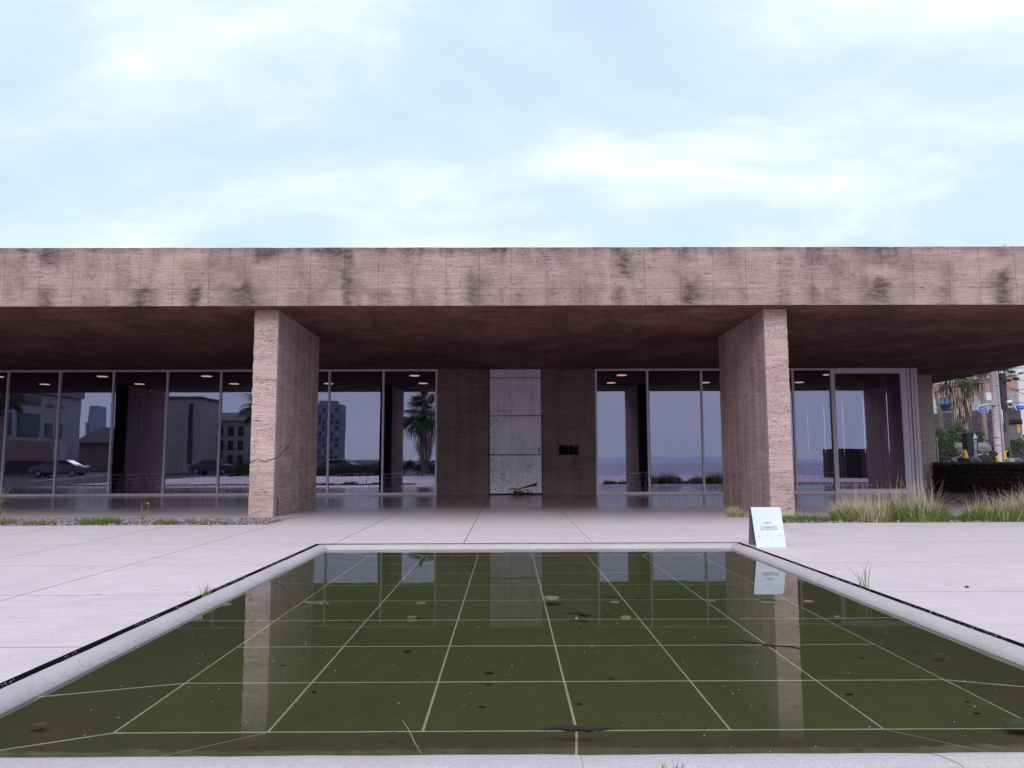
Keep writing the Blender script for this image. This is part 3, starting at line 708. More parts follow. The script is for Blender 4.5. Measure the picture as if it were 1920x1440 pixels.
# wide sliding door
mb = MB(); x0, x1 = 12.32, 15.10
mb.box(x0-.04, x0+.12, GYF-.09, GYF+.05, .0, FH); mb.box(x1-.16, x1, GYF-.09, GYF+.05, .0, FH)
mb.box(x0+.12, x1-.16, GYF-.085, GYF+.045, FH-.20, FH-.002); mb.box(x0+.12, x1-.16, GYF-.085, GYF+.045, .002, .17)
sl = bo(mb).build('sliding_door', M['alu'], bld)
p = MB(); p.box(x0+.12, x1-.16, GYF-.03, GYF-.014, .17, FH-.20); bo(p).build('pane', M['glass'], sl)
p = MB(); p.box(x0+.2, x1-.9, GYF-.15, GYF-.09, FH-.06, FH-.003); bo(p).build('track', M['alu'], sl)
for x_, wd in ((15.16,.07),(15.27,.10),(15.40,.09),(15.53,.12)):
    mb = MB(); mb.box(x_-wd/2, x_+wd/2, GYF-.05-.03*(x_ > 15.3), GYF+.06, 0, FH); bo(mb).build('frame_post', M['alu'], bld)
# side wall glazing of the hall, seen from inside through the front glass
Y_ = 28.25; SW = []
for k in range(11):
    ya, yb = 28.2+2.03*k, 28.2+2.03*(k+1)
    mb = MB(); mb.box(15.30, 15.46, yb-.05, yb+.05, 0, zs(yb)-.003); f = bo(mb).build('side_mullion', M['white_steel'], bld)
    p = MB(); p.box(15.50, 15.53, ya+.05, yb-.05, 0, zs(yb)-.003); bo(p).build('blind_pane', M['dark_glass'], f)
# rear concrete walls each side of the door
def wall(x0, x1, nm='wall'):
    xs_ = [x0+.0]; 
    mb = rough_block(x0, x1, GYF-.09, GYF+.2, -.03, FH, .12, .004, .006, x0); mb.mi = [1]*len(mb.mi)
    return bo(mb).build(nm, [M['fin'], M['wall']], bld)
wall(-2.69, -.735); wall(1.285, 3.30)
# white door in four stacked panels
mb = MB(); mb.box(-.735, 1.285, GYF-.02, GYF+.1, 0, FH); dr = bo(mb).build('door', M['joint'], bld)
for z0, z1_ in ((.045,1.47),(1.50,2.94),(2.965,4.385),(4.41,4.725)):
    mb = rough_block(-.70, 1.25, GYF-.085, GYF-.02, z0, z1_, .08, .002, .007, z0); mb.mi = [0]*len(mb.mi)
    bo(mb).build('door_panel', M['door'], dr)
mb = MB(); mb.box(1.135, 1.175, GYF-.125, GYF-.09, 1.55, 1.76); mb.box(1.145, 1.165, GYF-.10, GYF-.08, 1.57, 1.74); bo(mb).build('handle', M['plaque'], dr)
mb = MB(); pts = [(-.02,.20),(.18,.22),(.36,.20),(.52,.25),(.72,.30),(.90,.35),(1.07,.40)]
tp = [.01,.025,.03,.03,.04,.045,.075]
lo, hi = [], []
for (px_, pz), t in zip(pts, tp): lo.append((px_, GYF-.094, pz-t)); hi.append((px_, GYF-.094, pz+t*.7))
n_ = len(pts); mb.add(lo+hi+[(v[0], GYF-.084, v[2]) for v in lo+hi], [(i,i+1,n_+i+1,n_+i) for i in range(n_-1)]+[(i,2*n_+i,2*n_+i+1,i+1) for i in range(n_-1)]+[(n_+i,n_+i+1,3*n_+i+1,3*n_+i) for i in range(n_-1)])
for _ in range(70):
    x_ = .2+abs(random.gauss(0,.32)); z_ = .055+abs(random.gauss(0,.05)); s_ = R(.008,.04)
    if x_ < 1.2: mb.add([(x_-s_,GYF-.0925,z_-s_*.4),(x_+s_,GYF-.0925,z_-s_*.5),(x_+s_*.7,GYF-.0925,z_+s_*.5),(x_-s_*.8,GYF-.0925,z_+s_*.4)], [(0,1,2,3)])
bo(mb).build('rust_patch', M['rust'], dr)

# the hall behind the glass
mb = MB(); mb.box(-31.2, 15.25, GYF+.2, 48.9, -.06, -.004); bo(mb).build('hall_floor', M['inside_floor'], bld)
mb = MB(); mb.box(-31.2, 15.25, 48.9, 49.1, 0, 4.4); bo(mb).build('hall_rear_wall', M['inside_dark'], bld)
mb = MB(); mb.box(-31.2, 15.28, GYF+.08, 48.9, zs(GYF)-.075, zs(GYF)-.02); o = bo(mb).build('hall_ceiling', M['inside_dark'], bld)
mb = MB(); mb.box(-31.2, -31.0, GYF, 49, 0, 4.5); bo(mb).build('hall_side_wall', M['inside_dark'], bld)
for x_ in (-14.6, -3.2, 4.6):
    mb = MB(); mb.box(x_, x_+.9, 33.5, 34.2, 0, 4.6); bo(mb).build('hall_column', simple('brown_hall_column', (.06,.026,.022), .7, .2, 2), bld)
lm = MB(); lm.tube([(0,0,0),(0,0,-.02)], .16, 16); lmesh = lm.mesh('ceiling_lamp', M['lamp'])
zc = zs(GYF)-.077
for j, y_ in enumerate((29.5,32.5,36.7,40.8,45.2)):
    for k in range(-6, 5):
        x_ = -3.75+4.15*k + (0 if j % 2 == 0 else 0)
        if -2.6 < x_*(28.1/y_) < 3.2: continue
        link(lmesh, 'ceiling_lamp', bld, (x_, y_-17, zc), scale=(1.25,1.25,1))

# two black plaques on the rear wall
for i, (x0, x1, lab, tx) in enumerate(((1.905,2.255,'left one of two small black square plaques right of the white door','관람'),(2.275,2.645,'right one of two small black square plaques right of the white door','이용안내'))):
    pl = empty('wall_plaque', ((x0+x1)/2, GYF-.10, 1.655), label=lab, cat='plaque')
    mb = MB(); mb.box(-(x1-x0)/2, (x1-x0)/2, -.012, .008, -.182, .182); bevel(mb.build('plate', M['plaque'], pl), .003, 1)
    text_mesh(tx, .055, M['plaque_text'], 'lettering', pl, ((x1-x0)/2-.03, -.014, .115), align='RIGHT')

# ------------------------------------------------------------------ furniture and people in the hall
def make_chair():
    t = empty('chair', (0,0,0))
    mb = MB(); mb.box(-.21,.21,-.20,.20,.44,.475); bevel(mb.build('seat', M['white_steel'], t), .008, 1)
    mb = MB(); mb.box(-.215,.215,-.215,-.195,.74,.80); mb.box(-.19,.19,-.213,-.199,.60,.64); mb.build('backrest', M['white_steel'], t)
    for sx in (-1,1):
        mb = MB(); mb.box(sx*.20-.017,sx*.20+.017,.165,.20,0,.44); mb.build('leg', M['white_steel'], t)
        mb = MB(); mb.box(sx*.205-.017,sx*.205+.017,-.22,-.19,0,.80); mb.build('leg', M['white_steel'], t)
    mb = MB(); mb.box(-.19,.19,.18,.195,.18,.21); mb.box(-.19,.19,-.21,-.20,.18,.21); mb.build('stretcher', M['white_steel'], t)
    return t
def make_table():
    t = empty('table', (0,0,0))
    mb = MB(); mb.box(-.6,.6,-.38,.38,.71,.745); bevel(mb.build('tabletop', M['wood_dark'], t), .006, 1)
    for sx in (-1,1):
        for sy in (-1,1):
            mb = MB(); mb.box(sx*.55-.015,sx*.55+.015,sy*.33-.015,sy*.33+.015,0,.71); mb.build('leg', M['white_steel'], t)
    return t
c0, t0 = make_chair(), make_table(); fc = ft = True
spots = [(-19.6,29.6),(-17.0,29.5),(-14.6,29.7),(-11.6,29.6),(-9.6,29.6),(-6.0,29.5),(-4.2,29.6),(5.15,29.6),(6.9,29.7),(8.6,29.7),(12.1,29.9)]
place = ['behind the leftmost full window pane','behind the third window pane from the left edge','in the dark fourth pane left of the left pillar','behind the fifth pane, left of the left pillar','just left of the left pillar','just right of the left pillar','behind the pane beside the palm reflection','behind the first window pane right of the white door','behind the second pane right of the white door','hidden part-way behind the right pillar','beside the sliding door on the right']
for i, (x_, y_) in enumerate(spots):
    t = t0 if ft else copy_tree(t0); ft = False
    y_ -= .75; t.location = (x_, y_+.55, -.004); tag(t, 'dark topped cafe table '+place[i], 'table', 'cafe tables in the glass hall')
    for q, (dx, dy, rz) in enumerate(((-.32,-.12,0),(.34,-.15,0),(-.3,1.2,math.pi),(.32,1.22,math.pi))):
        if i in (4, 9) and q > 1: continue
        c = c0 if fc else copy_tree(c0); fc = False
        c.location = (x_+dx+R(-.05,.05), y_+dy+R(-.05,.05), -.004); c.rotation_euler.z = rz+R(-.12,.12)
        tag(c, ['front left','front right','rear left','rear right'][q]+' white chair '+place[i].replace('window ',''), 'chair', 'white cafe chairs in the glass hall')

def person(name, loc, rz, shirt, trousers, hair, label, sit=False, long_hair=True, arms='down', h=1.66):
    """one continuous figure grown from a skeleton; hair, eyes and mouth are its children"""
    k = h/1.66; root = empty(name, loc, rz, label=label, cat='person')
    V, E, Rd = [], [], []
    def v(p, r, par=None):
        V.append(Vector(p)*k); Rd.append(r*k); i = len(V)-1
        if par is not None: E.append((par, i))
        return i
    if sit:
        zp = .50; pel = v((0,0,zp), .14)
    else: zp = .88; pel = v((0,0,zp), .13)
    wa = v((0,0,zp+.15), .115, pel); ch = v((0,.01,zp+.36), .135, wa); ne0 = v((0,.01,zp+.50), .075, ch); ne = v((0,.015,zp+.565), .050, ne0)
    j1 = v((0,.03,zp+.615), .066, ne); hd = v((0,.022,zp+.69), .086, j1); v((0,.005,zp+.755), .062, hd)
    for s in (-1, 1):
        sh = v((s*.165,0,zp+.47), .058, ch)
        if arms == 'down': el, wr = v((s*.225,-.02,zp+.20), .042, sh), None; wr = v((s*.235,.05,zp-.03), .028, el); hdp = Vector((s*.235,.07,zp-.10)); fd = Vector((0,.03,-1))
        else: el = v((s*.22,.07,zp+.22), .042, sh); wr = v((s*.12,.27,zp+.27), .028, el); hdp = Vector((s*.10,.33,zp+.28)); fd = Vector((-s*.2,1,.1))
        pa = v(tuple(hdp), .026, wr); fd.normalize(); side = Vector((1,0,0)) if arms != 'down' else Vector((0,1,0))
        for q, ln in enumerate((.060,.070,.066,.052)):
            b_ = v(tuple(hdp+side*(q-1.5)*.017+fd*.025), .0085, pa); m_ = v(tuple(hdp+side*(q-1.5)*.018+fd*(.025+ln*.55)), .008, b_)
            v(tuple(hdp+side*(q-1.5)*.017+fd*(.022+ln)+Vector((-s*.012,0,-.004))), .0065, m_)
        th = v(tuple(hdp+side*.03*(-1 if arms != 'down' else 1)*1.0+fd*.012), .0095, pa); v(tuple(hdp+side*.042*(-1 if arms != 'down' else 1)+fd*.04), .008, th)
        hp = v((s*.085,0,zp-.05), .098, pel)
        if sit: kn = v((s*.10,.42,zp-.02), .062, hp); an = v((s*.10,.44,.09), .040, kn)
        else: kn = v((s*.09,.015,.47), .060, hp); an = v((s*.09,-.01,.08), .038, kn)
        fo = V[an]/k; t1 = v((fo.x, fo.y+.07, .045), .038, an); v((fo.x, fo.y+.17, .032), .028, t1)
    me = bpy.data.meshes.new('body'); me.from_pydata(V, E, []); o = bpy.data.objects.new('tmp', me); col.objects.link(o)
    sk = o.modifiers.new('skin', 'SKIN'); sk.use_smooth_shade = True; ss = o.modifiers.new('sub', 'SUBSURF'); ss.levels = ss.render_levels = 2
    for i, d in enumerate(me.skin_vertices[0].data): d.radius = (Rd[i], Rd[i]*(.78 if i in (pel, wa, ch) else 1)); d.use_root = (i == pel)
    bpy.context.view_layer.update()
    nm = bpy.data.meshes.new_from_object(o.evaluated_get(bpy.context.evaluated_depsgraph_get())); bpy.data.objects.remove(o)
    nm.materials.clear()
    for m_ in (M['skin'], shirt, trousers, M['shoe']): nm.materials.append(m_)
    for p in nm.polygons:
        c = p.center/k; hand = (abs(c.x) > .19 and c.z < zp-.03 and not sit) if arms == 'down' else (c.y > .25 and c.z > zp+.1 and c.z < zp+.42)
        p.material_index = 0 if (c.z > zp+.535 or hand) else (1 if c.z > zp-.02 and not (sit and c.y > .16 and c.z < zp+.12) else (3 if c.z < .075 else 2))
    # nose, brow and chin pushed out of the face
    hz_ = (zp+.69)*k
    for vt in nm.vertices:
        c = vt.co
        if c.y > .06*k and abs(c.z-(hz_-.012*k)) < .024*k and abs(c.x) < .016*k: c.y += .018*k
    nm.name = 'body'; link(nm, 'body', root)
    ey = .088*k+.012*k
    for s in (-1, 1):
        mb = MB(); mb.ball((s*.032*k, ey-.006*k, hz_+.012*k), .0095*k, (1.3,.6,.6), 8, 6); mb.build('eye', M['eye'], root)
        mb = MB(); mb.ball((s*.084*k, .012*k, hz_), .022*k, (.4,.7,1.2), 8, 6); mb.build('ear', M['skin'], root)
    mb = MB(); mb.ball((0, ey-.008*k, hz_-.052*k), .020*k, (1.1,.4,.35), 8, 5); mb.build('mouth', M['lip'], root)
    mb = MB(); nu, nv = 20, 14; vs = []
    for j in range(nv+1):
        t = j/nv
        for i in range(nu):
            a = 2*math.pi*i/nu; front = max(0, math.sin(a)); lim = (1.0 if not long_hair else 1.45)
            lim = lim*(1-front**1.3)+.36*front**1.3 if front > 0 else lim
            ph = t*min(lim, 1)*math.pi*.62; r = .105*k*(1+.03*math.sin(i*7.3)); ex = max(0, t*lim-1)*.26*k
            vs.append((math.sin(ph)*math.cos(a)*r, math.sin(ph)*math.sin(a)*r*1.08-.004*k, hz_+.012*k+math.cos(ph)*r*1.12-ex))
    mb.add(vs, [(j*nu+i, (j+1)*nu+i, (j+1)*nu+(i+1) % nu, j*nu+(i+1) % nu) for j in range(nv) for i in range(nu)])
    ho = mb.build('hair', hair, root, smooth=True); so = ho.modifiers.new('solid', 'SOLIDIFY'); so.thickness = .012*k
    return root
M['skin'] = simple('skin', (.55,.33,.26), .5, .05); M['shoe'] = simple('dark_shoe', (.03,.03,.03), .5); M['eye'] = simple('dark_eye', (.02,.015,.015), .3); M['lip'] = simple('lip', (.40,.12,.12), .5)
hair_d = simple('dark_brown_hair', (.028,.014,.012), .5, .3, 60); cl_dark = simple('black_cloth', (.03,.03,.05), .9, .2, 30); cl_grey = simple('grey_blue_cloth', (.20,.21,.30), .9, .15, 20)
cl_white = simple('white_cloth', (.72,.68,.70), .9, .06, 20); cl_jean = simple('dark_denim', (.06,.07,.14), .9, .2, 30)
person('person', (4.80,29.7,0), .4, cl_dark, cl_dark, hair_d, 'person in dark clothes standing in the dark strip of the right hall window', h=1.60)
person('person', (5.72,29.2,0), -1.2, cl_grey, cl_jean, hair_d, 'person in grey top and dark trousers standing by the chairs right of the dark strip', h=1.68, arms='fwd')
person('person', (7.85,29.9,0), 1.3, cl_white, cl_grey, hair_d, 'person in white faintly seen behind the glass beside the right pillar', h=1.7, arms='fwd')
for x_, y_, lab, hh in ((11.35,30.3,'leftmost of three people in white seated in the hall right of the right pillar',1.75),(11.95,29.9,'middle person of three in white seated in the hall right of the right pillar',1.80),(12.7,30.3,'rightmost of three people in white seated in the hall by the sliding door',1.72)):
    person('person', (x_,y_,0), math.pi+R(-.4,.4) if hh < 1.78 else .1, cl_white, cl_jean, hair_d, lab, sit=True, arms='fwd', h=hh)
person('person', (-13.6,31.4,0), 2.9, cl_white, cl_jean, hair_d, 'person in a pale top seated deep in the left hall windows', sit=True, arms='fwd', h=1.7)

# ------------------------------------------------------------------ the little A-board
ab = empty('notice_board', (3.93, 11.26, 0), label='small white folding notice board with Korean text beside the pool', cat='sign')
bw, bh = .225, .585
def panel(yb, yt, mats, nm, dx=0.):
    mb = MB(); sh = .035
    c = [(-bw,yb,0),(bw,yb,0),(bw-.035,yt,bh-.03),(bw-.06,yt,bh-.005),(-bw-.03,yt,bh)]
    c = [(-bw+.005,yb,0),(bw,yb,0),(bw-.022,yt+.004,bh-.035),(bw-.035,yt,bh-.01),(bw-.055,yt,bh),(-bw-.03,yt,bh)]
    th = .016; n = len(c); vs = c+[(x_+dx,y_+th,z_) for x_, y_, z_ in c]
    mb.add(vs, [tuple(range(n))], 0); mb.add(vs, [tuple(range(2*n-1, n-1, -1))]+[(i, i+n, (i+1) % n+n, (i+1) % n) for i in range(n)], 1)
    return mb.build(nm, mats, ab)
fp = panel(0, .10, [M['board'], M['rusty_edge']], 'front_panel')
bp = panel(.34, .13, [simple('grey_board_back', (.24,.20,.27), .7), M['rusty_edge']], 'rear_panel')
bp.location.x = -.005
tilt = math.atan2(.10, bh)
def on_board(u, z, body, sz): 
    return text_mesh(body, sz, M['ink'], 'lettering', fp, (u, .10*z/bh-.0025, z), (math.pi/2-tilt, 0, 0), .0004)
on_board(-.02, .345, '안전을 위해', .0215)
on_board(-.008, .285, '물 안으로 출입을 금지합니다', .0215)
on_board(-.003, .252, '물 안으로 돌을 던지지 마세요', .0215)
mb = MB()
for _ in range(26):
    u = R(-.19,.2); zz_ = .165+R(-.02,.006); s_ = R(.0015,.004) if u > -.17 else R(.006,.010)
    mb.obox((u, .10*zz_/bh-.001, zz_), (1,0,0), (0,.98,-.17), (0,.17,.98), s_*1.3, .0008, s_*.6)
mb.build('peeled_mark', M['red_mark'], fp)['kind'] = 'stuff'

# ------------------------------------------------------------------ grass and weeds
def grass_mat(name, a, b):
    n = NT(name); n.color(n.mix(n.rng(n.noise(7, det=3), .3, .7), a, b)); n.rough(.7); n.b.inputs['Specular IOR Level'].default_value = .3; return n.m
M['green'] = grass_mat('green_blade', (.11,.17,.035), (.21,.28,.07)); M['straw'] = grass_mat('dry_straw', (.55,.44,.30), (.74,.62,.46)); M['olive'] = grass_mat('olive_blade', (.17,.18,.06), (.28,.26,.10))
def blade(mb, p, h, lean, az, wd, seg=4, curl=.5):
    d = Vector((math.cos(az), math.sin(az), 0)); s = Vector((-math.sin(az), math.cos(az), 0)); vs = []
    s = Vector((1,0,0))*.8+s*.4
    for i in range(seg+1):
        t = i/seg; c = Vector(p)+Vector((0,0,1))*h*t*(1-curl*.35*t*lean)+d*h*lean*(t**1.7); w_ = wd*(1-t)**.7+.0004
        vs += [c-s*w_/2, c+s*w_/2]
    mb.add(vs, [(2*i, 2*i+1, 2*i+3, 2*i+2) for i in range(seg)])
def clump(x, y, rx, ry, h, n, label, dry=0, dry_h=1., mat='green', wd=.010, cat='grass', z=-.03, group=None, straw_base=0):
    root = empty('grass_clump', (x, y, z), label=label, cat=cat, group=group)
    mb = MB()
    for _ in range(n):
        a, r = R(0, 6.28), math.sqrt(R(0, 1)); px_, py_ = math.cos(a)*r*rx, math.sin(a)*r*ry
        blade(mb, (px_, py_, 0), h*R(.45,1.1)*(1-.45*r*r), R(.1,.9), math.atan2(py_, px_)+R(-1,1), wd*R(.7,1.3))
    mb.build('blades', M[mat], root)
    if dry or straw_base:
        mb = MB()
        for _ in range(straw_base):
            a, r = R(0, 6.28), math.sqrt(R(0, 1)); blade(mb, (math.cos(a)*r*rx*.9, math.sin(a)*r*ry, 0), h*R(.6,1.4), R(.2,1.2), R(0,6.28), wd*.8)
        for _ in range(dry):
            a, r = R(0, 6.28), math.sqrt(R(0, 1)); blade(mb, (math.cos(a)*r*rx*.75, math.sin(a)*r*ry, 0), dry_h*R(.3,1.0), abs(random.gauss(0,.35)), R(0,6.28), .0065, 6, .3)
        mb.build('dry_stems', M['straw'], root)
    return root
# right-hand bed
clump(5.62,15.9,.16,.2,.25,420,'low green tuft behind the right edge of the notice board',6,.30)
clump(5.15,17.0,.18,.12,.28,220,'straw coloured tuft at the foot of the right pillar above the board',14,.34,'olive',straw_base=130, group=None)
clump(6.35,16.0,.5,.3,.22,800,'thin low grass between the notice board and the big dry clump',14,.55)
clump(7.55,16.0,.62,.55,.44,2200,'big straw topped grass clump nearest the pillar on the right',120,.95,straw_base=1300)
clump(8.6,15.95,.68,.55,.56,3000,'densest green grass clump with upright dry stems before the sliding door frame',140,1.2,straw_base=420)
clump(9.55,16.0,.4,.35,.24,700,'short thin grass in the gap between the two right hand clumps',6,.5)
clump(10.4,15.95,.62,.5,.46,2000,'round green grass clump second from the right edge',60,.8,straw_base=260)
clump(11.35,15.95,.65,.55,.56,2400,'rightmost straw and green grass clump at the picture edge',120,.95,straw_base=1000)
for _i in range(2): clump(12.7+_i*1.2,16.0,.6,.45,.4,900,['grass clump just outside the right picture edge','outermost grass clump of the right bed'][_i],40,.9,straw_base=200)
# left-hand bed
clump(-10.75,15.75,.45,.2,.26,420,'leftmost spiky green tuft in the gravel strip',10,.45,'green')
clump(-9.8,15.7,.40,.16,.17,420,'second low green tuft from the left in the gravel strip')
clump(-8.55,15.72,.45,.2,.26,800,'brightest green tuft in the middle of the left gravel strip')
clump(-7.15,15.7,.30,.14,.17,420,'low tuft with tiny yellow flowers in the left gravel strip')
clump(-6.35,15.75,.5,.15,.13,520,'flat mossy tuft left of the left pillar foot')
clump(-5.4,16.2,.55,.3,.07,520,'brown green moss and weed at the foot of the left pillar',0,0,'olive',wd=.012)
clump(-12.6,15.8,.5,.25,.2,300,'tuft of the left strip just outside the picture')
def weed(x, y, h, label, flower=False, n=3, mat='olive', z=-.03):
    root = empty('weed', (x, y, z), label=label, cat='weed'); mb = MB(); tips = []
    for i in range(n):
        a = R(0,6.28); l = R(.05,.28); pts = [(0+R(-.05,.05)+math.cos(a)*l*h*t*t, math.sin(a)*l*h*t*t, h*t*R(.97,1.0)) for t in (0,.25,.5,.75,1)]
        mb.tube(pts, [.008,.007,.006,.005,.003], 5); tips.append(pts[-1])
        for t in (1,2,3):
            for s in (-1,1): blade(mb, pts[t], h*.22, 1.0, a+s*1.4+R(-.4,.4), .012)
        for q in range(5): blade(mb, pts[4], .06, 1.2, R(0,6.28), .008, 2)
    mb.build('stem', M[mat], root)
    if flower:
        mb = MB(); mb.ball(tips[0], .022, (1,1,.5), 9, 5); mb.build('flower', simple('yellow_petals', (.85,.6,.04), .6), root)
weed(-10.7,15.8,.80,'tall branching olive weed at the left edge before the window',n=7)
weed(-7.65,15.8,.46,'thin weed with one yellow flower in the left gravel strip',True,3)
# tufts in the pool joint
def tuft(x, y, h, n, label, z=-.03, mat='green'):
    root = empty('grass_tuft', (x, y, z), label=label, cat='grass'); mb = MB()
    for _ in range(n): blade(mb, (R(-.045,.045), R(-.015,.015), 0), h*R(.5,1.05), R(.1,1.0), R(0,6.28), .0075, 5)
    mb.build('blades', M[mat], root)
tuft(-2.99, 7.50, .17, 26, 'small green grass tuft growing from the left pool joint')
tuft(3.66, 7.80, .36, 11, 'tall thin grass tuft growing from the right pool joint')
tuft(.70, 3.31, .055, 12, 'tiny weed sprout at the bottom edge of the near kerb', -.01, 'olive')
mb = MB(); mb.ball((4.68,7.72,.008), .018, (1.2,.9,.7), 8, 5, jit=.2)
tag(mb.build('pebble', simple('dark_pebble', (.06,.055,.05), .9)), 'lone dark pebble lying on the paving right of the pool', 'pebble')

# ------------------------------------------------------------------ lava stone wall on the right
lava = NT('dark_lava_stone'); lava.color(lava.mix(lava.rng(lava.noise(16, det=5, rough=.7), .35, .7), (.016,.010,.010), (.085,.05,.048))); lava.rough(.95); lava.bump(lava.noise(30, det=4), .02, .8)
lava_l = NT('capping_lava'); lava_l.color(lava_l.mix(lava_l.rng(lava_l.noise(8), .3, .7), (.16,.12,.14), (.26,.22,.25))); lava_l.rough(.9)
sw = empty('stone_wall', (17.35, 30.2, 0), label='low dark lava stone wall with flat cap behind the pavilion on the right', cat='wall')
wd_ = Vector((1.25,-3.29,0)).normalized(); wn = Vector((wd_.y,-wd_.x,0)); 
sw.rotation_euler.z = math.atan2(wd_.y, wd_.x)
protos = []
for q in range(7):
    mb = MB(); mb.ball((0,0,0), 1, (1,.8,1), 7, 5, jit=.22); protos.append(mb.mesh('stone', lava.m))
L0, L1, HW = -2.2, 9.5, 1.10
mb = MB(); mb.box(L0, L1, -.16, .16, -.1, HW-.03); mb.build('wall_core', lava.m, sw)
x_ = L0
z_ = .07; cnt = 0
while z_ < HW-.02:
    rh = R(.16,.21); x_ = L0
    while x_ < L1:
        sw_ = R(.15,.30)
        if x_ > -1.2 and cnt < 330 and x_ < 8:
            link(random.choice(protos), 'stone', sw, (x_+sw_/2, -.17+R(-.02,.02), z_+R(-.02,.02)), (R(-.2,.2), R(-.3,.3), R(-.3,.3)), (sw_*.52, .10, rh*.52)); cnt += 1
        x_ += sw_
    z_ += rh*.93
mb = MB(); x_ = L0
while x_ < L1:
    l = R(.5,.9); mb.box(x_+.006, x_+l, -.20, .20, HW-.025+R(-.008,.008), HW+.055+R(-.008,.008)); x_ += l
bevel(mb.build('cap', lava_l.m, sw), .012, 1)

# ------------------------------------------------------------------ street corner behind the stone wall
def foliage(name, loc, rad, n, mats, label, cat='bush', leaf=.12, trunk=None, jitter=.35, group=None, core=True):
    """a crown of many small leaf faces in uneven clumps over limbs"""
    root = empty(name, loc, label=label, cat=cat, group=group); mb = MB(); cl = []
    rx, ry, rz = rad
    for _ in range(max(6, int(n/45))):
        a, t = R(0,6.28), R(-.25,1); u = math.sqrt(max(0, 1-t*t)); f = R(.55,1.0)
        cl.append(Vector((math.cos(a)*u*rx*f, math.sin(a)*u*ry*f, t*rz*f+rz*.35)))
    for i in range(n):
        c = random.choice(cl); s_ = min(rx, rz)*jitter
        p = c+Vector((random.gauss(0,.5), random.gauss(0,.5), random.gauss(0,.45)))*s_
        if p.z < .0: p.z = abs(p.z)*.3
        d = Vector((R(-1,1),R(-1,1),R(-.3,1))).normalized(); e = d.cross(Vector((R(-1,1),R(-1,1),R(-1,1)))).normalized(); l = leaf*R(.5,1.2)
        mb.add([p-d*l, p+e*l*.35, p+d*l, p-e*l*.35], [(0,1,2,3)], random.randrange(len(mats)))
    mb.build('crown', mats, root)
    mb = MB(); base = Vector((0,0,-.3))
    for c in cl[:9]:
        mb.tube([base, base.lerp(c, .5)+Vector((R(-.1,.1),R(-.1,.1),0)), c], [min(rx,rz)*.05+.01, min(rx,rz)*.03+.006, .006], 5)
    mb.build('trunk', M['bark'], root)
    return root
M['bark'] = simple('grey_bark', (.14,.10,.09), .95, .35, 8, bump=.02)
Lg = [simple('leaf_dark_green', (.028,.045,.018), .7, .3, 3), simple('leaf_green', (.05,.078,.028), .7, .3, 3), simple('leaf_olive', (.075,.085,.04), .7, .3, 3)]
Lb = [simple('leaf_bright', (.12,.20,.045), .6, .3, 3), simple('leaf_bright_two', (.18,.26,.07), .6, .3, 3), Lg[1]]
Ly = [simple('grey_twig_leaf', (.085,.07,.07), .8, .3, 3), simple('brown_twig_leaf', (.055,.042,.04), .8, .3, 3), Lg[0]]

# hotel: facade runs away from the viewer
hA, hB = at(1735,800,68.), at(1913,800,58.5); hA.z = hB.z = 0
hd = (hB-hA).normalized(); hn = Vector((hd.y, -hd.x, 0)); HL = (hB-hA).length
hot = empty('hotel', hA, math.atan2(hd.y, hd.x), label='pale tiled and pink rendered hotel with a blue balcony window beyond the wall', cat='building')
def on_facade(px, py):
    d = CR @ Vector((px-960, 720-py, -1390)); n = Vector((-hd.y, hd.x, 0)); t = (hA-CAM).dot(n)/d.dot(n); p = CAM+d*t
    return (p-hA).dot(hd), p.z
pink = simple('pink_render', (.72,.36,.37), .85, .08, 1); tilew = simple('pale_tile_cladding', (.80,.73,.80), .6, .05, 3); tilewg = simple('grey_tile_cladding', (.58,.50,.57), .7, .06, 3); stoneb = simple('dark_stone_base', (.13,.10,.12), .9, .4, 3, bump=.02)
zl0 = on_facade(1752,775)[1]; zl1 = on_facade(1860,768)[1]
zb = (zl0+zl1)/2; zp0 = on_facade(1790,744)[1]; zp1 = on_facade(1760,727)[1]; 
mb = MB(); mb.box(-2, HL, .1, 9, -.1, zb+12); mb.build('wall_body', tilew, hot)
mb = MB(); mb.box(-2, HL+.05, -.05, .1, -.1, zb-.02); mb.build('stone_base', stoneb, hot)
mb = MB(); mb.box(-2, HL+.01, .02, .1, zp0, zp1+.3); mb.build('pink_band', pink, hot)
mb = MB(); mb.box(-2, HL+.02, -.1, .1, zp1+.3, zp1+.55); mb.build('white_ledge', simple('white_ledge', (.7,.68,.72), .7), hot)
rows = 3; hh = (zp0-zb)/rows
for r_ in range(rows):
    xx = -2
    while xx < HL:
        x1_ = min(HL, xx+1.15); m_ = MB(); m_.box(xx+.015, x1_-.015, .045, .1, zb+r_*hh+.015, zb+(r_+1)*hh-.015); m_.build('cladding_panel', tilew if xx < HL*.5 else tilewg, hot); xx += 1.15
wx0, wz0 = on_facade(1763,767); wx1, wz1 = on_facade(1781,744)
mb = MB(); mb.box(wx0, wx1, .0, .06, wz0, wz1); wn_ = mb.build('window', simple('navy_window_frame', (.02,.025,.05), .4), hot)
for q in range(2):
    m_ = MB(); a_ = wx0+(wx1-wx0)*(.10+.45*q); m_.box(a_, a_+(wx1-wx0)*.35, -.012, .0, wz0+(wz1-wz0)*.3, wz1-.12); m_.build('pane', simple('blue_pane', (.07,.20,.40), .15), wn_)
mb = MB()
for q in range(12): xx = wx0-.1+(wx1-wx0+.2)*q/11; mb.box(xx-.02, xx+.02, -.25, -.21, wz0-.1, wz0+(wz1-wz0)*.36)
mb.box(wx0-.15, wx1+.15, -.26, -.20, wz0+(wz1-wz0)*.34, wz0+(wz1-wz0)*.40); mb.box(wx0-.15, wx1+.15, -.26, -.0, wz0-.18, wz0-.08)
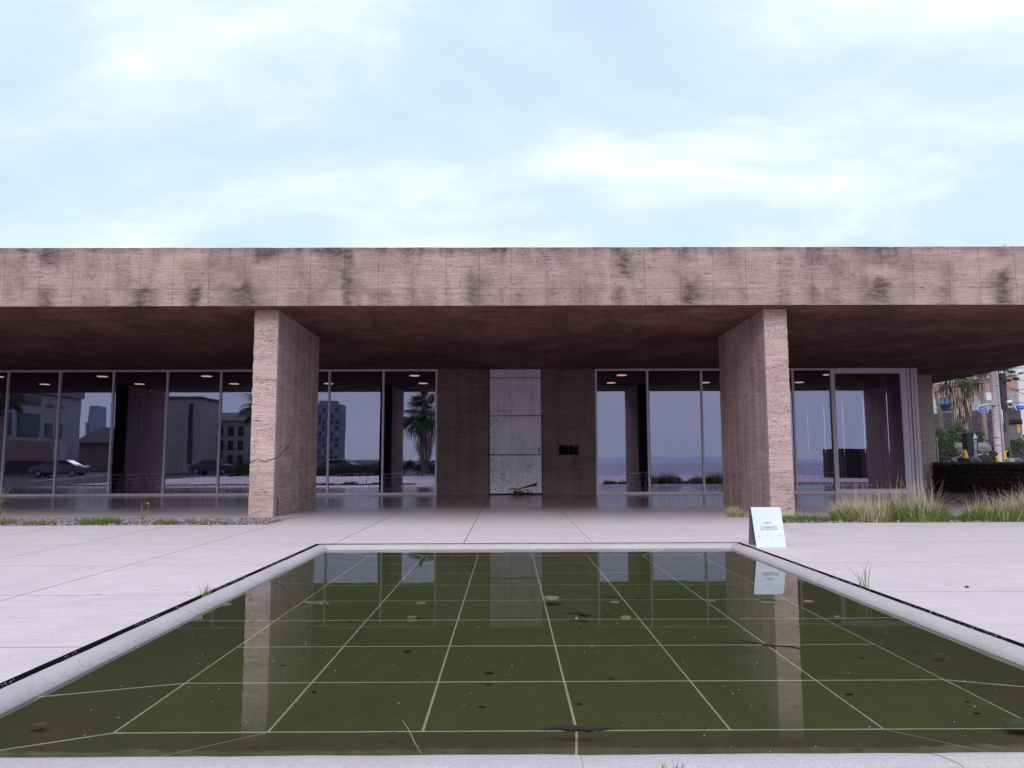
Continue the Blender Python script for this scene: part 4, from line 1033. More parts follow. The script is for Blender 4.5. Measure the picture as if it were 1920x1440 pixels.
mb.build('balcony_rail', simple('black_rail', (.02,.02,.03), .5), wn_)
mb = MB(); 
for q in range(5): mb.box(HL*.25+q*1.1, HL*.25+q*1.1+.7, -.01, .06, zp1+1.0, zp1+2.3)
mb.build('window', simple('upper_window', (.09,.09,.13), .2), hot)
# bright white building at the very edge
e0 = at(1912,800,70); mb = MB(); mb.box(e0.x, e0.x+16, 70, 84, -.1, 22); 
wb_ = empty('white_building', (0,0,0), label='bright white building at the far right edge behind the hotel', cat='building'); mb.build('wall', simple('white_render', (.85,.86,.88), .8, .03), wb_)
for q in range(6):
    mb = MB(); mb.box(e0.x+1.2+q*2.4, e0.x+2.4+q*2.4, 69.9, 70.02, 4, 5.6); mb.build('window', simple('grey_window', (.12,.13,.15), .2), wb_)
# grey hut with dark roof and orange panel
hu = at(1893,830,50); hut = empty('utility_hut', (hu.x, 50, 0), -.6, label='grey metal hut with dark flat roof and orange panel at the right edge', cat='hut')
k_ = 50/1390; zz = lambda py, y: CAM.z+(861-py)/1390*y
mb = MB(); mb.box(0, 19*k_, 0, 2, -.1, zz(798,50)); mb.build('wall', simple('grey_sheet', (.17,.15,.19), .6), hut)
mb = MB(); mb.box(-.4, 22*k_, -.2, 2.2, zz(797,50), zz(790,50)); mb.build('roof', simple('dark_roof', (.02,.016,.02), .8), hut)
mb = MB(); mb.box(13*k_, 18.5*k_, -.06, 0, zz(815,50), zz(799,50)); mb.build('panel', simple('orange_panel', (.75,.32,.05), .6), hut)

def palm(loc, H, lean, r0, crown, label, skirt=0, k=1., sw=1.):
    root = empty('palm_tree', loc, label=label, cat='palm tree', group=None)
    top = Vector((lean[0], lean[1], H)); pts = [Vector((lean[0]*t*t, lean[1]*t*t, H*t)) for t in [i/10 for i in range(11)]]
    mb = MB(); mb.tube(pts, [r0*(1.15-.35*i/10)*(1+.05*(i % 2)) for i in range(11)], 12); mb.build('trunk', M['palmbark'], root, smooth=True)
    def frond(az, el, L_, mat_i, mbx, droop):
        d = Vector((math.cos(az), math.sin(az), 0)); s = Vector((-math.sin(az), math.cos(az), 0)); base = top.copy()
        stem = [base + d*L_*.55*t*math.cos(el) + Vector((0,0,1))*(L_*.55*t*math.sin(el)-droop*t*t*L_*.25) for t in (0,.33,.66,1)]
        mbx.tube(stem, [.03,.022,.018,.012], 4, mat_i)
        tip = stem[-1]; fwd = (stem[-1]-stem[-2]).normalized()
        for q in range(22):
            a = (q-10.5)/10.5*1.75; l = L_*.55*(1-.25*abs(a)/1.75)*R(.85,1.1); dv = (fwd*math.cos(a)+s*math.sin(a)).normalized()
            p1 = tip+dv*l*.55-Vector((0,0,droop*l*.12)); p2 = tip+dv*l-Vector((0,0,l*(.18+.5*droop)))
            n_ = Vector((0,0,1)).cross(dv).normalized()*.032*(1+L_*.15); up = Vector((0,0,.02))
            mbx.add([tip, p1-n_+up, p1+n_+up, p2], [(0,1,2),(1,3,2)], mat_i)
    mb = MB()
    for i in range(crown): frond(R(0,6.28), R(-.35,1.35), R(1.7,2.3)*k, 0, mb, R(.2,.8))
    mb.build('crown', [Lg[1]], root)
    if skirt:
        mb = MB()
        for i in range(520):
            a = R(0,6.28); t = R(0,1)**.8; r = r0*1.1+sw*.5*(1-t)**.6*R(.5,1.5)*(1.6 if t < .35 else 1)
            p = Vector((lean[0], lean[1], H+.15-t*skirt*1.1))+Vector((math.cos(a), math.sin(a), 0))*r; l = R(.35,.8)*sw
            d = Vector((math.cos(a)*R(-.1,.25), math.sin(a)*R(-.1,.25), -1)).normalized(); s = Vector((-math.sin(a), math.cos(a), 0))*R(.02,.05)
            mb.add([p-s, p+s, p+d*l*.6+s*.8+Vector((0,0,0)), p+d*l, p+d*l*.6-s*.8], [(0,1,2,3,4)], random.randrange(3))
        mb.build('dead_frond_skirt', [simple('dead_frond', (.42,.29,.23), .9, .3, 6), simple('dead_frond_pale', (.62,.48,.40), .9, .3, 6), simple('dead_frond_dark', (.10,.06,.05), .9, .3, 6)], root)
    return root
M['palmbark'] = simple('palm_bark', (.30,.23,.21), .95, .25, 7, bump=.03)
def gx(px, y): return at(px, 861, y).x
palm((gx(1816,50),50,.2), zz(712,50)-.2, (-.25,0), .17, 34, 'shaggy palm with a thick skirt of dead brown fronds before the hotel', skirt=2.3, k=.75, sw=1.35)
palm((gx(1774,54),54,.2), zz(655,54)-.2, (-1.15,0), .12, 26, 'slim leaning bare trunked palm left of the shaggy palm')
palm((gx(1850,56),56,.2), zz(678,56)-.2, (.1,0), .16, 30, 'dark green palm crown behind the concrete utility pole', skirt=.8)
# banked planting, rocks
gb = lambda px, y, z=0.: (gx(px, y), y, z)
bank = MB(); n = 24
vs = []
for j in range(9):
    for i in range(n+1):
        X = 19+i*1.1; Y = 38+j*2.2; vs.append((X, Y, -.12+min(1.9, max(0, (Y-40)*.13))*(1 if True else 0)+.12*noise.noise(Vector((X*.5,Y*.5,0)))))
bank.add(vs, [(j*(n+1)+i, j*(n+1)+i+1, (j+1)*(n+1)+i+1, (j+1)*(n+1)+i) for j in range(8) for i in range(n)])
tag(bank.build('bank', simple('planted_bank_soil', (.07,.055,.045), .95, .4, 1.5), smooth=True), kind='structure')
foliage('bush', gb(1764,44,.5), (1.2,1.2,1.5), 2400, Lg, 'tall dark green shrub beside the end of the pavilion column', leaf=.13)
foliage('bush', gb(1790,46,1.3), (1.2,1.2,1.1), 1800, Lg, 'loose dark green shrub under the shaggy palm', leaf=.13)
foliage('bush', gb(1776,40,.3), (1.1,1,.95), 1900, Ly, 'grey brown twiggy shrub in front of the green shrubs', leaf=.09)
foliage('bush', gb(1762,34,.35), (.75,.7,.55), 1700, Lb, 'low bright light green shrub just over the stone wall', leaf=.07)
foliage('bush', gb(1786,33,-.1), (.8,.7,.7), 1500, Lg, 'low dark conifer shrub touching the top of the stone wall', leaf=.07)
foliage('bush', gb(1838,48,1.2), (1.5,1,.9), 1900, Ly+Lg, 'wide mixed shrub between the sign pillar and the poles', leaf=.12)
foliage('bush', gb(1858,44,.7), (1.2,1,.8), 1500, Lg, 'clipped dark shrub right behind the concrete pole', leaf=.08)
foliage('bush', gb(1806,41,.35), (1.0,.8,.75), 1500, Ly, 'grey brown shrub spreading left of the black sign pillar', leaf=.08)
foliage('bush', gb(1850,37,.2), (.8,.7,.9), 1300, Lg, 'dark shrub standing against the white car behind the concrete pole', leaf=.07)
foliage('bush', gb(1800,48,2.0), (1.8,1,1.0), 1700, Lg, 'dark green hedge shrub across the foot of the hotel wall', leaf=.12)
foliage('bush', gb(1748,40,1.6), (1.0,.8,.9), 1500, Lg, 'dark green shrub peeping out beside the slim palm trunk', leaf=.10)
foliage('bush', gb(1816,46,1.5), (.9,.9,.7), 900, Ly, 'thin bare branched shrub at the foot of the shaggy palm', leaf=.09)
for q, (px, py, y_, r_) in enumerate(((1900,833,46,.62),(1915,840,44,.7),(1896,850,42,.6),(1912,858,40,.65),(1884,836,47,.5),(1924,828,46,.7))):
    foliage('bush', (gx(px,y_), y_, zz(py,y_)-r_*.6), (r_*1.2,r_,r_*.7), 900, Lg, 'clipped rounded shrub, '+['upper left','upper right','lower left','lower right','leftmost, behind the dark pole','outermost right'][q]+' of the group at the right edge', leaf=.06, group='clipped round shrubs on the bank')
rock = simple('grey_boulder', (.13,.10,.115), .9, .35, 2, bump=.04); rockl = simple('pale_rock_face', (.24,.20,.21), .9, .25, 2, bump=.04)
for q, (px, py, y_, sx, sz, m_) in enumerate(((1802,842,44,.55,.42,rockl),(1845,841,44,.5,.4,rockl),(1808,863,33,.32,.22,rock),(1826,864,32,.34,.2,rock),(1906,865,36,.3,.16,rock),(1790,865,34,.22,.2,rockl),(1846,861,34,.35,.25,simple('dark_boulder',(.05,.035,.035),.9,.3,3)),(1863,853,35,.22,.22,simple('dark_ball_shrub_rock',(.04,.035,.025),.9,.3,5)))):
    mb = MB(); mb.ball((0,0,0), 1, (1,.8,1), 8, 5, jit=.2); o = mb.build('boulder', m_, loc=(gx(px,y_), y_, zz(py,y_)-sz*.3), smooth=False); o.scale = (sx,sx*.8,sz)
    tag(o, ['pale sloping rock face left of the black sign pillar','pale rock face right of the black sign pillar','grey boulder under the orange beacon','grey boulder at the foot of the black sign pillar','grey boulder right of the person at the wall','small pale rock at the left end of the wall top','dark rounded boulder before the white car','dark round ball beside the concrete pole'][q], 'boulder')
# black sign pillar
sp_ = empty('sign_pillar', (gx(1827,36),36,0), label='black upright sign pillar with white vertical Korean letters and house mark', cat='sign')
k_ = 36/1390; z0, z1_ = 0, zz(814,36)
mb = MB(); mb.box(-11.5*k_, 9*k_, 0, .42, -.05, z1_); bevel(mb.build('pillar_body', simple('black_panel', (.008,.008,.014), .3), sp_), .02, 2)
mb = MB(); mb.box(-2*k_, 8*k_, -.015, 0, zz(863,36), z1_-.03); mb.build('sign_face', simple('navy_face', (.012,.018,.05), .3), sp_)
sgn = simple('pale_blue_letter', (.62,.68,.85), .5)
mb = MB(); a_ = 3*k_; zt = zz(816,36); zb_ = zz(825,36)
mb.add([(a_-.10,-.02,zb_),(a_-.08,-.02,zb_+.05),(a_-.03,-.02,zb_+.12),(a_-.03,-.02,zt-.02),(a_,-.02,zt),(a_+.04,-.02,zt-.03),(a_+.06,-.02,zt-.10),(a_+.10,-.02,zb_+.08),(a_+.10,-.02,zb_)], [tuple(range(9))]); mb.build('emblem', simple('sky_blue_mark', (.40,.66,.80), .5), sp_)
for q, ch_ in enumerate('비콩피스테'):
    text_mesh(ch_, .20, sgn, 'lettering', sp_, (a_, -.02, zz(833+q*7,36)))
# utility poles with fittings
def pole(px0, py0, px1, py1, y_, r, mat, label, nm='utility_pole'):
    a = Vector((gx(px1,y_), y_, 0)); b = at(px0, py0, y_); root = empty(nm, a, label=label, cat='utility pole')
    mb = MB(); mb.tube([(0,0,-.2), b-a], [r*1.12, r], 14); mb.build('shaft', mat, root, smooth=True); return root, b-a
conc = simple('pole_concrete', (.58,.46,.48), .9, .2, 4); stl = simple('galvanised_pipe', (.40,.38,.45), .5, .1, 4, metal=.3); dkp = simple('dark_grey_pole', (.12,.10,.115), .8, .2, 4)
p1, t1 = pole(1858,660,1873,868,38,.15,conc,'thick pale concrete utility pole hung with a blue road sign')
mb = MB(); off_ = Vector((.25,-.1,0)); mb.tube([Vector((0,0,-.1))+off_, t1+off_*.6], [.07,.06], 10); mb.build('conduit', stl, p1)
mb = MB(); off_ = Vector((.36,-.12,0)); mb.tube([Vector((0,0,2.6))+off_, t1+off_*.55], .028, 6); mb.build('cable', simple('black_cable', (.01,.01,.02), .6), p1)
mb = MB()
for py in (724,755,823,838,780): 
    z_ = zz(py,38); t = z_/t1.z; c = t1*t; mb.tube([c+Vector((0,0,-.03)), c+Vector((0,0,.03))], .175, 14)
mb.build('strap', stl, p1)
bx = at(1851,744,37.8)-Vector((gx(1873,38),38,0)); mb = MB(); mb.box(bx.x-.12, bx.x+.13, -.35, -.15, bx.z-.2, bx.z+.2); bevel(mb.build('junction_box', simple('white_box', (.72,.74,.80), .5), p1), .02, 2)
bx = at(1864,756,37.8)-Vector((gx(1873,38),38,0)); mb = MB(); mb.box(bx.x-.18, bx.x+.18, -.2, -.0, bx.z-.11, bx.z+.11); mb.build('bracket_box', stl, p1)
mb = MB(); a_ = at(1857,757,37.8); b_ = at(1834,761,36.9); o_ = Vector((gx(1873,38),38,0)); mb.tube([a_-o_, b_-o_], .032, 8); mb.build('sign_arm', simple('white_arm', (.7,.68,.72), .5), p1)
p2, t2 = pole(1879,700,1888,868,44,.18,dkp,'dark grey utility pole crowded with cable boxes and a camera')
mb = MB()
for px, py, s_ in ((1890,714,.22),(1898,697,.17),(1905,710,.2),(1914,700,.15),(1878,706,.16)):
    mb = MB(); c = at(px,py,43.6)-Vector((gx(1888,44),44,0)); mb.obox(c, (1,R(-.2,.2),R(-.3,.3)), (0,1,0), (R(-.2,.2),0,1), s_*.6, .12, s_*.32); mb.build('cable_box', simple('black_cable_box', (.012,.01,.014), .5) if py == 714 else bpy.data.materials['black_cable_box'], p2)
c = at(1893,754,43.3)-Vector((gx(1888,44),44,0)); mb = MB(); mb.ball(c, .16, (1,1,.8), 12, 8); cmh = mb.build('camera_housing', simple('white_housing', (.8,.8,.82), .4), p2, smooth=True)
mb = MB(); mb.ball(c+Vector((0,-.03,-.13)), .10, (1,1,.9), 10, 8); mb.build('camera_dome', simple('black_dome', (.01,.01,.012), .1), cmh)
mb = MB(); mb.tube([Vector((0.1,0,c.z+.35)), c+Vector((0,0,.12))], .03, 6); mb.build('camera_arm', dkp, p2)
c = at(1884,840,43.3)-Vector((gx(1888,44),44,0)); mb = MB(); mb.box(c.x-.12, c.x+.12, -.45, -.2, c.z-.16, c.z+.16); bevel(mb.build('meter_box', simple('beige_box', (.55,.50,.46), .6), p2), .015, 1)
p3, t3 = pole(1870,650,1867.5,868,52,.10,stl,'thin steel pole standing behind the concrete utility pole')
# traffic mirror
tm = empty('traffic_mirror', gb(1878,41), label='round traffic mirror seen from behind between the two poles', cat='traffic mirror')
c = Vector((0,0,zz(786,41))); mb = MB(); mb.tube([c+Vector((-.02,.0,0)), c+Vector((.10,-.05,0))], [.43,.40], 24); bevel(mb.build('mirror_shell', simple('grey_shell', (.36,.36,.43), .5), tm), .02, 2)
mb = MB(); mb.tube([c+Vector((.06,-.03,.0)), c+Vector((.14,-.06,0))], [.46,.46], 24); mb.build('rim', simple('white_rim', (.8,.8,.82), .4), tm)
mb = MB(); mb.tube([(0,0,-.1),(0,0,c.z)], .04, 8); mb.build('post', stl, tm)
# blue road signs
blue = simple('road_sign_blue', (.015,.05,.55), .4, .05); whiter = simple('road_sign_white', (.85,.87,.9), .5, .03)
def road_sign(px0, px1, py0, py1, y_, tip, txt, sub, label, rot=0.):
    c = at((px0+px1)/2, (py0+py1)/2, y_); hw = (px1-px0)/2*y_/1390; hh = (py1-py0)/2*y_/1390
    root = empty('road_sign', c, label=label, cat='road sign')
    def shape(s, yy):
        a = [(hw*s if True else 0, -hh*s), (hw*s, hh*s), (-hw*.78*s, hh*s), (-hw*s-.0, hh*.3*s), (-hw*s, -hh*.3*s), (-hw*.78*s, -hh*s)]
        return [(x_, yy, z_) for x_, z_ in a]
    for nm, s, y0, y1, m_ in (('plate', 1, 0, .02, whiter), ('blue_face', .9, -.008, -.001, blue)):
        f = shape(s, y0); b_ = shape(s, y1); n = len(f); mb = MB(); mb.add(f+b_, [tuple(range(n)), tuple(range(2*n-1,n-1,-1))]+[(i,i+n,(i+1) % n+n,(i+1) % n) for i in range(n)]); mb.build(nm, m_, root)
    text_mesh(txt, hh*.85, whiter, 'lettering', root, (hw*.1, -.012, -hh*.15))
    text_mesh(sub, hh*.42, whiter, 'lettering', root, (hw*.25, -.012, -hh*.72))
    root.rotation_euler = (0, rot, 0)
    return root
road_sign(1834,1853,763,773,37.2,0,'서호남로','Seohonam-ro','left of two blue road name signs, hanging from the concrete pole arm',.07)
road_sign(1903,1930,760,768.5,40,0,'6 이어도로','Ieodo-ro','right of two blue road name signs, cut by the picture edge')
ap = empty('sign_post', gb(1936,40), label='thin steel post carrying the right blue road sign outside the frame', cat='post')
mb = MB(); mb.tube([(0,0,-.1),(0,0,zz(752,40))], .06, 8); mb.tube([(0,0,zz(758,40)),(gx(1903,40)-gx(1936,40),0,zz(757,40))], .03, 6); mb.build('post', stl, ap)
# lamp post stub beside the pavilion column
lp = empty('garden_lamp', gb(1749,36), label='white slim garden lamp rising beside the pavilion column', cat='lamp post')
mb = MB(); mb.tube([(0,0,0),(0,0,zz(784,36))], .025, 8); mb.build('post', whiter, lp); mb = MB(); mb.tube([(0,0,zz(783,36)),(0,0,zz(764,36))], .045, 10); mb.build('lamp_tube', whiter, lp); mb = MB(); mb.tube([(0,0,zz(763,36)),(0,0,zz(761,36))], .075, 10); mb.build('cap', whiter, lp)
lp = empty('garden_lamp', gb(1759,33), label='small white globe garden lamp before the grey twiggy shrub', cat='lamp post')
mb = MB(); mb.tube([(0,0,0),(0,0,zz(828,33))], .016, 8); mb.build('post', whiter, lp); mb = MB(); mb.ball((0,0,zz(826,33)), .05, (1,1,.8), 10, 8); mb.build('globe', whiter, lp)
# overhead cables
cabm = simple('black_overhead_cable', (.012,.01,.012), .6)
for q, (a, b, sag, lab) in enumerate((((1740,740),(1925,676),.3,'overhead cable sloping up from the column over the pink band'),((1740,727),(1860,716),.25,'pale overhead cable level across the pink band'),((1858,706),(1925,742),.1,'overhead cable sloping down right between the poles'),((1860,700),(1925,712),.5,'sagging overhead cable between the pole tops'),((1850,699),(1925,690),-.3,'topmost overhead cable beneath the roof edge'),((1800,708),(1880,712),.35,'looped overhead cable through the palm crowns'),((1860,716),(1925,728),.8,'deep sagging cable right of the dark pole'))):
    A_, B_ = at(*a,41), at(*b,39); mb = MB(); pts = [A_.lerp(B_, t/14)-Vector((0,0,sag*4*(t/14)*(1-t/14)*.3)) for t in range(15)]; mb.tube(pts, .018, 5)
    tag(mb.build('overhead_cable', cabm), lab, 'cable')
# cars, cones, beacon, person at the wall
def car(loc, rz, paint, label, detail=True):
    root = empty('parked_car', loc, rz, label=label, cat='car')
    L_, W_ = 4.4, .88
    side = [(-2.2,.35),(-2.2,.75),(-2.05,.95),(-1.5,1.02),(-.75,1.45),(.55,1.47),(1.35,1.05),(2.05,.92),(2.2,.7),(2.2,.35)]
    mb = MB(); n = len(side); inset = [0,0,.03,.05,.2,.2,.06,.04,.02,0]
    vs = [(x_, -W_+i_, z_) for (x_, z_), i_ in zip(side, inset)]+[(x_, W_-i_, z_) for (x_, z_), i_ in zip(side, inset)]
    mb.add(vs, [tuple(range(n)), tuple(range(2*n-1,n-1,-1))]+[(i,i+n,(i+1) % n+n,(i+1) % n) for i in range(n)]); bevel(mb.build('body', paint, root), .05, 3)
    gls = simple('car_glass', (.02,.025,.03), .08)
    for s in (-1,1):
        mb = MB(); f = [(-1.3,1.04),(-.68,1.38),(.45,1.40),(1.12,1.07)]; y_ = [s*(W_-i_+.004) for i_ in (.055,.175,.175,.065)]
        mb.add([(x_,yy,z_) for (x_,z_),yy in zip(f,y_)]+[(x_,yy-s*.02,z_) for (x_,z_),yy in zip(f,y_)], [(0,1,2,3),(4,5,6,7),(0,1,5,4),(1,2,6,5),(2,3,7,6),(3,0,4,7)]); mb.build('side_window', gls, root)
    for x0_, z0_, x1_, z1_, nm in ((1.28,1.10,.63,1.44,'windscreen'),(-1.42,1.08,-.82,1.42,'rear_window')):
        d = .02 if x0_ > 0 else -.02
        mb = MB(); mb.add([(x0_+d,-.74,z0_),(x0_+d,.74,z0_),(x1_+d,.64,z1_),(x1_+d,-.64,z1_),(x0_,-.74,z0_-.02),(x0_,.74,z0_-.02),(x1_,.64,z1_-.02),(x1_,-.64,z1_-.02)], [(0,1,2,3),(4,5,6,7),(0,1,5,4),(1,2,6,5),(2,3,7,6),(3,0,4,7)]); mb.build(nm, gls, root)
    for x_ in (-1.35,1.38):
        for s in (-1,1):
            mb = MB(); mb.tube([(x_, s*.70, .33),(x_, s*.90, .33)], .33, 18); wh = mb.build('wheel', M['tyre'], root); mb = MB(); mb.tube([(x_, s*.90, .33),(x_, s*.912, .33)], .2, 12); mb.build('rim', stl, wh)
    for s in (-1,1):
        mb = MB(); mb.box(2.1,2.2,s*.62-.16,s*.62+.16,.68,.80); bevel(mb.build('headlight', whiter, root), .02, 1)
        mb = MB(); mb.box(-2.21,-2.12,s*.62-.16,s*.62+.16,.70,.84); bevel(mb.build('tail_light', M['red_mark'], root), .02, 1)
    return root
M['tyre'] = simple('tyre', (.02,.02,.02), .8); gpaint = simple('silver_car_paint', (.15,.155,.18), .3, .02); wpaint = simple('white_car_paint', (.80,.82,.84), .25, .02); dpaint = simple('dark_car_paint', (.05,.05,.06), .25, .05)
car((gx(1847,39)-.3,39,.05), math.radians(165), wpaint, 'white car parked behind the black sign pillar')
car((gx(1925,52),52,1.5), math.radians(80), wpaint, 'white car parked up the bank at the right edge')
bc = empty('beacon', gb(1809.5,32.8), label='orange warning beacon standing on the boulder left of the sign pillar', cat='beacon')
mb = MB(); mb.tube([(0,0,zz(862,33)),(0,0,zz(855,33)),(0,0,zz(848,33)),(0,0,zz(846.5,33))], [.13,.115,.08,.03], 12); mb.build('lens', simple('orange_lens', (.85,.36,.04), .3), bc)
mb = MB(); mb.tube([(0,0,0),(0,0,zz(861,33))], .05, 8); mb.build('post', dkp, bc)
yb = empty('bollard', gb(1869,31.5), label='yellow rounded bollard top behind the wall beside the concrete pole', cat='bollard')
mb = MB(); mb.tube([(0,0,0),(0,0,zz(861,31.5)),(0.02,0,zz(857,31.5))], [.07,.065,.02], 12); mb.build('cone', simple('yellow_plastic', (.85,.55,.04), .4), yb)
ys_ = empty('yellow_sign', gb(1887.5,33), label='yellow board standing behind the smiling person at the wall', cat='sign')
mb = MB(); mb.box(-.12,.10,0,.02,.3,zz(848,33)); mb.build('board', simple('yellow_board', (.80,.52,.08), .5), ys_); mb = MB(); mb.box(-.1,-.06,.02,.06,0,.9); mb.box(.04,.08,.02,.06,0,.9); mb.build('leg', dkp, ys_)
pw = at(1894,856,27.9)
person('person', (gx(1893.5,28.6), 28.6, 0), math.pi+.15, cl_white, cl_dark, hair_d, 'smiling person with dark bobbed hair looking over the stone wall at right', h=1.545)

# ------------------------------------------------------------------ behind the viewer: what the glass mirrors
def rz_(py, V): return CAM.z+(861-py)/1390*V       # height of something mirrored at virtual distance V
def rx_(px, V): return (px-953)/1383*V
def ry_(V): return 56.2-V
wht = simple('greyed_white_render', (.42,.40,.43), .8, .12, .8); brn = simple('brown_shop_band', (.30,.20,.18), .8, .1, 1); win_d = simple('dark_window', (.03,.04,.05), .15); roofm = simple('grey_roof_tile', (.16,.13,.14), .9, .2, 2); sand = simple('sandstone', (.42,.37,.36), .9, .15, 1.5, bump=.02)
FX = -48.3; yn, yf = ry_(60), ry_(84)
ap_ = empty('apartment_block', (FX, (yn+yf)/2, 0), label='long pale block with brown shop band mirrored in the leftmost window panes', cat='building')
hl = (yn-yf)/2
mb = MB(); mb.box(-12,0,-hl,hl,-.1,8.2); mb.build('wall', wht, ap_)
mb = MB(); mb.box(-12,.35,-hl,hl-6,8.21,15); mb.build('upper_storey', simple('grey_render', (.26,.24,.28), .8, .15, 1), ap_)
mb = MB(); mb.box(-.1,.08,-hl+5,hl,1.3,3.3); mb.build('shop_band', brn, ap_)
mb = MB(); mb.box(-.1,.5,-hl,hl,-.1,1.28); mb.build('plinth', simple('dark_plinth', (.06,.05,.055), .9), ap_)
def vy(px): return (56.2-FX*1383/(px-953))-(yn+yf)/2
wf_m = simple('pale_window_frame', (.4,.4,.44), .5)
for lv, (za, zb2) in enumerate(((3.7,6.1),(6.9,8.0),(9.2,11.0))):
    for pa, pb in ((-60,-30),(-10,30),(40,82),(92,106),(112,124)):
        ya, yb = vy(pb), vy(pa); dx = .35 if lv == 2 else 0
        m_ = MB(); m_.box(dx+.01, dx+.06, ya, yb, za, zb2-(.8 if pa > 90 else 0)); f = m_.build('window', wf_m if pa == -10 else win_d, ap_)
        m_ = MB(); m_.box(dx+.06, dx+.08, ya+.1, yb-.1, za+.1, zb2-.1-(.8 if pa > 90 else 0)); m_.build('pane', win_d, f)
mb = MB(); mb.box(.1,.25,vy(130),vy(118),.9,3.3); mb.build('vertical_sign', simple('pale_sign', (.55,.52,.55), .6), ap_)
V = 95
lh = empty('low_house', (rx_(185,V),ry_(V),0), label='low house with dark tiled roof mirrored left of the dark pane', cat='building')
mb = MB(); mb.box(-1.9,6,-6,0,0,rz_(828,V)); mb.build('wall', brn, lh)
mb = MB(); z_ = rz_(828,V); mb.add([(-2.4,.6,z_),(6.5,.6,z_),(6.5,-6.6,z_),(-2.4,-6.6,z_),(-1,-3,z_+2.1),(5,-3,z_+2.1)], [(0,1,5,4),(1,2,5),(2,3,4,5),(3,0,4)]); mb.build('roof', roofm, lh)
for q in range(4):
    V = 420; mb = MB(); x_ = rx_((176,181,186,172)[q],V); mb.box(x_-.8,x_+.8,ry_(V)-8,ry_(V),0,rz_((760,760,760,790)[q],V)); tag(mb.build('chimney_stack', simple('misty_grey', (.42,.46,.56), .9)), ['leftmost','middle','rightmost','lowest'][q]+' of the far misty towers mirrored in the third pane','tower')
V = 78
tw = empty('stone_tower', (rx_(345,V),ry_(V),0), label='pale square tower with one dark vertical slit mirrored left of the left pillar', cat='building')
mb = MB(); mb.box(-1.9,1.9,-5,0,0,rz_(746,V)); mb.build('wall', sand, tw)
mb = MB(); mb.box(-2.1,2.1,-5.2,.2,rz_(746,V)+.003,rz_(742,V)); mb.build('roof', roofm, tw)
mb = MB(); mb.box(.7,1.2,.01,.06,1,rz_(755,V)); mb.build('window', win_d, tw)
V = 84
ma = empty('villa', (rx_(420,V),ry_(V),0), label='wide stone villa with hipped roof mirrored beside the left pillar', cat='building')
mb = MB(); mb.box(-3,3,-8,0,0,rz_(788,V)); mb.build('wall', sand, ma); mb = MB(); mb.box(3.02,6,-8,-1,0,rz_(812,V)); mb.build('wall', brn, ma)
mb = MB(); z_ = rz_(788,V)+.003; mb.add([(-3.3,.3,z_),(3.3,.3,z_),(3.3,-8.3,z_),(-3.3,-8.3,z_),(-1.5,-4,z_+1.2),(1.5,-4,z_+1.2)], [(0,1,5,4),(1,2,5),(2,3,4,5),(3,0,4),(3,2,1,0)]); mb.build('roof', roofm, ma)
for q in range(5):
    for lv in range(3):
        m_ = MB(); m_.box(-2.7+q*1.15,-2.1+q*1.15,.0,.05,.8+lv*1.6,1.9+lv*1.6); m_.build('window', win_d, ma)
V = 260
at_ = empty('apartment_tower', (rx_(620,V),ry_(V),0), label='distant grid windowed apartment tower mirrored right of the left pillar', cat='building')
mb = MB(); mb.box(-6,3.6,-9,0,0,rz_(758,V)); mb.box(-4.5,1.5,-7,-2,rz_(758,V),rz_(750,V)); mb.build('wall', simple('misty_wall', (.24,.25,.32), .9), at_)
for q in range(6):
    for lv in range(9):
        m_ = MB(); x_ = -5.4+q*1.5; m_.box(x_,x_+.8,.0,.08,1.5+lv*2.05,2.7+lv*2.05); m_.build('window', win_d if (q+lv) % 3 else wht, at_)
# mirrored palms and tall reeds
palm((rx_(796,64),ry_(64),-.1), rz_(772,64), (.1,0), .22, 60, 'shaggy palm mirrored in the pane left of the white door', skirt=3.4, k=1.35, sw=1.6)
palm((rx_(508,66),ry_(66),-.1), rz_(758,66), (0,0), .2, 50, 'palm mirrored beside the left pillar', skirt=1.5, k=1.4)
palm((rx_(10,60),ry_(60),-.1), rz_(735,60), (0,0), .2, 50, 'palm mirrored at the top of the leftmost pane', skirt=1.2)
def hedge(x0, x1, y, h, label, n):
    root = empty('tall_grass', ((x0+x1)/2, y, -.1), label=label, cat='tall grass'); mb = MB()
    for _ in range(n):
        X = R(x0,x1)-(x0+x1)/2; hh_ = h*(.7+.5*noise.noise(Vector((X*.9, y, 0))))*R(.5,1.1); blade(mb, (X, R(-.8,.8), 0), hh_, R(0,.35), R(0,6.28), .07, 3)
    mb.build('blades', Lg[1], root)
hedge(rx_(440,64), rx_(525,64), ry_(64), 1.7, 'dark tall reeds mirrored left of the left pillar', 700)
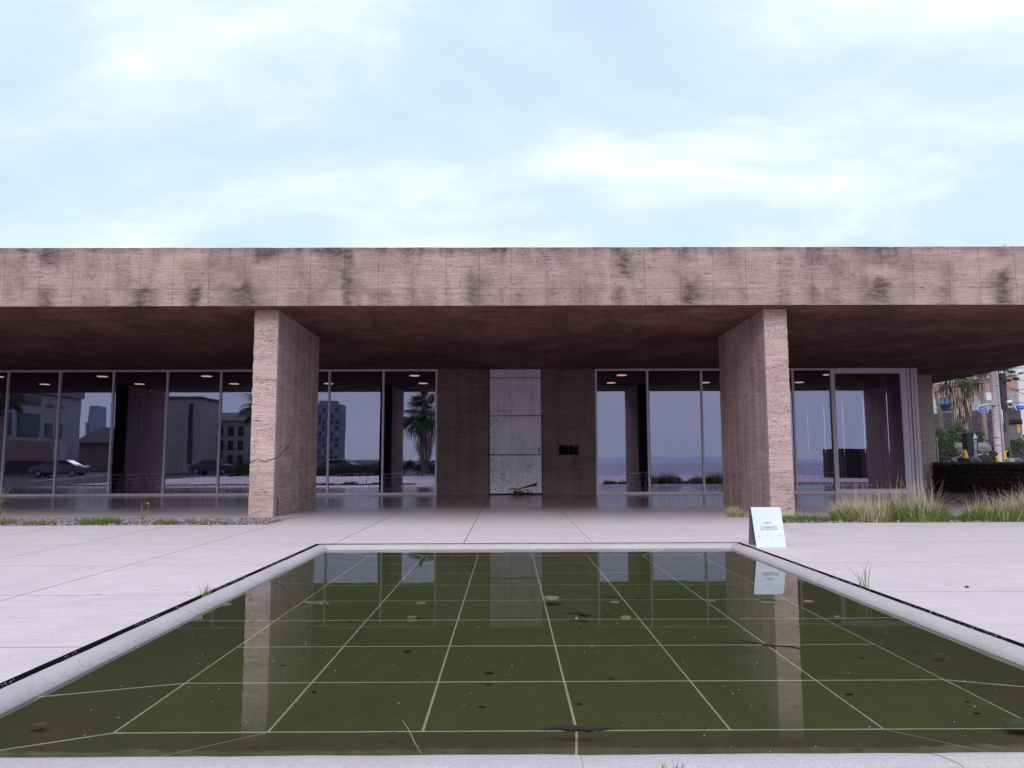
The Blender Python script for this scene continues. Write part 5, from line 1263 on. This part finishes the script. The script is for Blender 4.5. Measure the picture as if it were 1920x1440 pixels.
hedge(rx_(600,62), rx_(722,62), ry_(62), 1.75, 'row of tall upright reeds mirrored right of the left pillar', 1100)
foliage('bush', (rx_(752,70),ry_(70),0), (1.6,1,1.2), 500, Ly, 'bare shrub mirrored left of the palm trunk', leaf=.2)
foliage('bush', (rx_(812,74),ry_(74),0), (2.2,1,1.3), 700, Ly, 'bare shrub mirrored at the foot of the palm', leaf=.2)
car((rx_(640,70),ry_(70),-.1), math.radians(8), gpaint, 'grey car behind reeds mirrored in the pane right of the left pillar')
car((rx_(125,66),ry_(66),-.1), math.radians(175), gpaint, 'grey car mirrored in the second pane from the left')
car((rx_(408,74),ry_(74),-.1), math.radians(5), dpaint, 'dark car mirrored in the pane left of the left pillar')
hr = empty('handrail', (rx_(60,52),ry_(52),0), label='sloping white handrail mirrored across the two leftmost panes', cat='handrail')
mb = MB(); xa = rx_(-20,52)-rx_(60,52); xb = rx_(215,52)-rx_(60,52); mb.tube([(xa,0,rz_(908,52)),(xb,0,rz_(886,52))], .03, 8); mb.tube([(xa,0,rz_(911,52)),(xb,0,rz_(889.5,52))], .02, 8); mb.build('rail', whiter, hr)
for q in range(6):
    t = q/5; mb = MB(); x_ = xa+(xb-xa)*t; mb.tube([(x_,0,-.1),(x_,0,rz_(908-22*t,52))], .02, 6); mb.build('post', whiter, hr)
sb = empty('stone_block', (25.5,5,0), label='tall dark stone wall block mirrored in the sliding door glass', cat='wall')
mb = rough_block(-3.2,3.2,-1.5,1.5,-.1,1.95,.2,.03,.03); mb.mi = [0]*len(mb.mi); mb.build('masonry', lava.m, sb)
# distant headland over the sea, pale haze painted into its colour
mb = MB(); n = 40; vs = []
for i in range(n+1):
    X = -60+i*24; vs += [(X,-1500,-9.5),(X,-1500+40,max(-8,-9+15*math.sin(math.pi*i/n)*(1+.25*noise.noise(Vector((i*.3,0,0))))))]
mb.add([(v[0],v[1]-(i % 2)*300,v[2]) for i, v in enumerate(vs)], [(2*i,2*i+2,2*i+3,2*i+1) for i in range(n)])
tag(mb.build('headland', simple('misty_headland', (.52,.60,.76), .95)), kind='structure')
